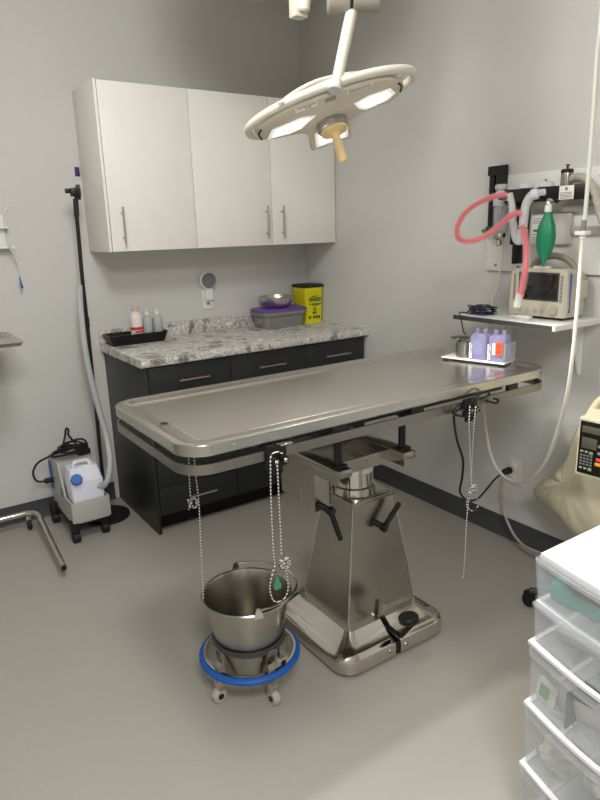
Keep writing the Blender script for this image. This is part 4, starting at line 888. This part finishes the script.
# beige bag hanging
t = thing('fabric_bag', 'crumpled beige fabric bag hanging against the right wall', 'bag', (-.15, -2.2, .4))
outl = [(534, 489), (541, 482), (553, 473), (566, 462), (575, 448), (582, 425), (590, 408), (602, 392), (640, 400), (640, 520), (612, 545), (586, 541), (572, 533), (562, 520), (550, 508), (537, 500)]
XB = -.14
op = smooth_path([at_x(x, y, XB) for x, y in outl+[outl[0]]], 4)[:-1]
ce = sum(op, Vector())/len(op)
b = new(); lps = []
for k, dx in ((.35, -.085), (.7, -.07), (.92, -.035), (1.0, 0), (.92, .035), (.6, .06)):
    l_ = []
    for p in op:
        q_ = ce+(p-ce)*k; q_.x = XB+dx+.022*noise.noise(Vector((p.y*14, p.z*14, k*3))); l_.append(q_)
    lps.append(l_)
loft(b, lps); o_ = obj('bag_body', b, M_cloth, t, sharp=80)
md = o_.modifiers.new('s', 'SUBSURF'); md.levels = 1; md.render_levels = 1
b = new(); tube(b, [at_x(547, 480, -.20), at_x(552, 492, -.215), at_x(560, 500, -.22)], .003, 6); tube(b, [(-.16, -2.42, .74), (-.16, -2.42, .80), (-.29, -2.42, .80)], .004, 6); obj('hanging_strap', b, M_cloth, t)

# ------------------------------------------------------------------ drawer cart (front right)
KXf, KYl = -1.270, -2.710     # front face x, left side y
YR = KYl-.55                  # far right end
XBk = KXf+.40
t = thing('drawer_cart', 'white plastic cart of clear drawers at the lower right', 'drawer cart', (-.95, -2.9, 0))
ZTp = .783
def frontx(y, bow=.035):       # bowed front edge
    s = (y-KYl)/(YR-KYl); return KXf-bow*math.sin(math.pi*s)**.8 if 0 < s < 1 else KXf
def outline(ins=0, bow=.045, n=14, over=0):
    pts = []
    for i in range(n+1):
        s = i/n; y = KYl-ins+(YR-KYl+2*ins)*s; pts.append((KXf+ins-over-bow*math.sin(math.pi*s), y))
    pts += [(XBk-ins, YR+ins), (XBk-ins, KYl-ins)]; return pts
b = new(); Vv = lambda pts, z: [Vector((x, y, z)) for x, y in pts]
loft(b, [Vv(outline(.010, .042), ZTp-.024), Vv(outline(.008, .042), ZTp-.016), Vv(outline(.010, .042), ZTp-.004), Vv(outline(.016, .042), ZTp), Vv(outline(.03, .042), ZTp+.001)]); topo = obj('top', b, mat('cart_white', (222, 222, 226), .35), t)
M_cw = mat('cart_white', (0, 0, 0))
b = new(); box(b, KXf+.05, XBk-.04, YR+.10, KYl-.09, ZTp+.0005, ZTp+.004, .002); obj('top_recess', b, M_cw, topo)
zt0 = [.767, .658, .545, .379, .203]; zb0 = [.6615, .555, .389, .213, .040]
for i in range(5):
    za, zb = zt0[i], zb0[i]
    # frame shelf between drawers
    b = new(); o1 = outline(.006, .03); 
    oo = (.008, .042) if i == 0 else (.0, .050)
    fp_ = outline(*oo)[:15]; fp_ = [(XBk-.01, fp_[0][1])]+fp_+[(XBk-.01, fp_[-1][1])]; ip = outline(oo[0]+.012, oo[1])[:15]; ip = [(XBk-.01, ip[0][1])]+ip+[(XBk-.01, ip[-1][1])]
    loft(b, [[Vector((p[0], p[1], zb-.009)), Vector((p[0], p[1], zb-.001)), Vector((q_[0], q_[1], zb-.0005)), Vector((q_[0], q_[1], zb-.009))] for p, q_ in zip(fp_, ip)]); obj('shelf_rail', b, M_cw, t)
    # drawer shell
    b = new(); zt_ = za-(.0 if i < 2 else .006); th = .0025
    a_ = outline(.002 if i == 0 else .005, .047); bq = outline((.002 if i == 0 else .005)+th, .047); a2 = outline(.010, .044); b2 = outline(.010+th, .044)
    loft(b, [Vv(b2, zb+.004), Vv(bq, zt_), Vv(a_, zt_), Vv(a2, zb+.001), Vv(a2, zb+.0005)], cap0=True, cap1=True); d = obj('drawer', b, M_clear, t)
    b = new(); lp = outline(.006, .047, 18)[:19]
    sp_ = [Vector((x-.006, y, zt_-.004)) for x, y in lp]
    loft(b, [[p+Vector(q_) for q_ in ((-.002, 0, -.014 if i > 1 else -.004), (.002, 0, -.014 if i > 1 else -.004), (.003, 0, .004), (-.003, 0, .004))] for p in sp_]); obj('drawer_lip', b, M_clear, d)
b = new()
for y in (KYl-.006, YR+.006): box(b, XBk-.03, XBk-.008, y-.005, y+.005, .0, ZTp-.035, .002)
box(b, XBk-.008, XBk-.003, YR+.004, KYl-.004, .02, ZTp-.035)
obj('frame', b, M_cw, t)
# contents
def packet(label, px, py, X, w_, h_, m_, rz, tilt, name='sealed_packet', cat='packet', grp='sealed packets in the third drawer', th=.006):
    p = at_x(px, py, X); Mx = Matrix.Translation(p) @ Matrix.Rotation(rz, 4, 'Z') @ Matrix.Rotation(tilt, 4, 'X')
    bb = new(); nx, nz = 8, 8; lp = []
    q = thing(name, label, cat, p, grp)
    for s in (-1, 1):
        pass
    t_ = bmesh.new(); bmesh.ops.create_grid(t_, x_segments=nx, y_segments=nz, size=.5)
    for v in t_.verts:
        e = (1-abs(v.co.x*2)**3)*(1-abs(v.co.y*2)**3); v.co = Vector((v.co.x*w_, 0, v.co.y*h_)); v.co.y = -th*e+.003*noise.noise(v.co*60+Vector((px, py, 0)))
    t2 = t_.copy()
    for v in t2.verts: v.co.y = -v.co.y*.6+.001
    merge(bb, t_, Mx); merge(bb, t2, Mx)
    bmesh.ops.recalc_face_normals(bb, faces=bb.faces[:])
    obj('wrapper', bb, m_, q, sharp=60); return q, Mx
M_pk = mat('packet_white', (226, 226, 218), .4, bump=.2, bscale=50); M_pk2 = mat('packet_clear', (205, 208, 208), .3)
PI2 = math.pi/2
q, Mx = packet('white sealed packet with green square label at the left of the third drawer', 546, 693, -1.235, .062, .062, M_pk, -PI2-.3, -.2)
b = new(); box(b, -.015, .016, -.0085, -.0075, -.010, .020, 0, Mx); obj('green_label', b, mat('label_green', (96, 160, 80), .6), q)
for px, py, X, w_, h_, rz, ti, lab in ((559, 693, -1.225, .05, .10, -.2, .25, 'tall ribbed white packet leaning in the third drawer'), (560, 716, -1.245, .06, .045, .3, .5, 'crumpled white packet on the bottom left of the third drawer'), (549, 708, -1.215, .05, .04, -.3, .3, 'small white packet behind the green-labelled one'), (590, 718, -1.235, .085, .07, .15, .3, 'white packet right of the dark divider, upper'), (584, 742, -1.255, .06, .04, -.2, .2, 'white packet right of the dark divider, lower')):
    packet(lab, px, py, X, w_, h_, M_pk if px != 556 else M_pk2, -PI2+rz, ti)
b = new(); yd = at_x(567, 715, -1.27).y
box(b, -1.275, -1.04, yd-.002, yd+.002, .3925, .485)
tag(obj('drawer_divider', b, mat('slate_plastic', (62, 66, 68), .5)), 'dark grey divider standing in the third drawer', 'divider')
# teal things in top drawer
b = new(); box(b, -1.245, -1.0, -2.99, -2.735, .667, .712, .012); tag(obj('teal_wrap_pack', b, M_teal), 'folded teal wrap pack in the top drawer', 'cloth')
b = new(); box(b, -1.27, -1.0, -3.15, -2.995, .667, .722, .012); tag(obj('pale_wrap_pack', b, mat('pale_blue', (190, 205, 215), .5)), 'pale blue folded pack in the top drawer right of the teal one', 'cloth')
b = new(); box(b, -1.262, -1.1, -2.95, -2.80, .7125, .737, .005); tag(obj('black_case', b, M_black), 'black case on top of the teal pack in the top drawer', 'case')
b = new(); box(b, -1.22, -1.02, -2.97, -2.745, .560, .585, .008); tag(obj('white_pad_pack', b, M_pk2), 'pale flat pack lying in the second drawer', 'pack')
b = new(); box(b, -1.24, -1.02, -3.15, -2.98, .560, .60, .008); tag(obj('white_pad_box', b, M_pk), 'thicker white box in the second drawer', 'box')
def crumple(name, label, c, r, m_, cat, grp=None, sq_=.75, seed=0):
    bb = new(); bmesh.ops.create_icosphere(bb, subdivisions=4, radius=1)
    for v in bb.verts:
        n1 = noise.noise(v.co*1.8+Vector((seed, 0, 0)))*.45+abs(noise.noise(v.co*5+Vector((seed, 3, 0))))*.3
        v.co = Vector((v.co.x*r*(1+n1), v.co.y*r*(1+n1), v.co.z*r*sq_*(1+n1)))
    zm = min(v.co.z for v in bb.verts)
    for v in bb.verts: v.co = v.co+Vector((c[0], c[1], c[2]-zm))
    return tag(obj(name, bb, m_, sharp=50), label, cat, grp)
M_gl = mat('pale_bag', (206, 206, 202), .45)
crumple('crumpled_bag', 'crumpled pale plastic bag at the left of the fourth drawer', (-1.215, -2.785, .2185), .042, M_gl, 'bag', 'crumpled bags in the fourth drawer', seed=1)
crumple('crumpled_bag', 'second crumpled pale bag right of the first in the fourth drawer', (-1.20, -2.885, .2185), .038, M_gl, 'bag', 'crumpled bags in the fourth drawer', seed=5)
crumple('crumpled_bag', 'dark grey crumpled bag in the fourth drawer', (-1.245, -2.985, .2185), .035, mat('dark_bag', (90, 90, 92), .45), 'bag', 'crumpled bags in the fourth drawer', seed=9)

for o in list(bpy.data.objects):
    if '_o' in o: del o['_o']
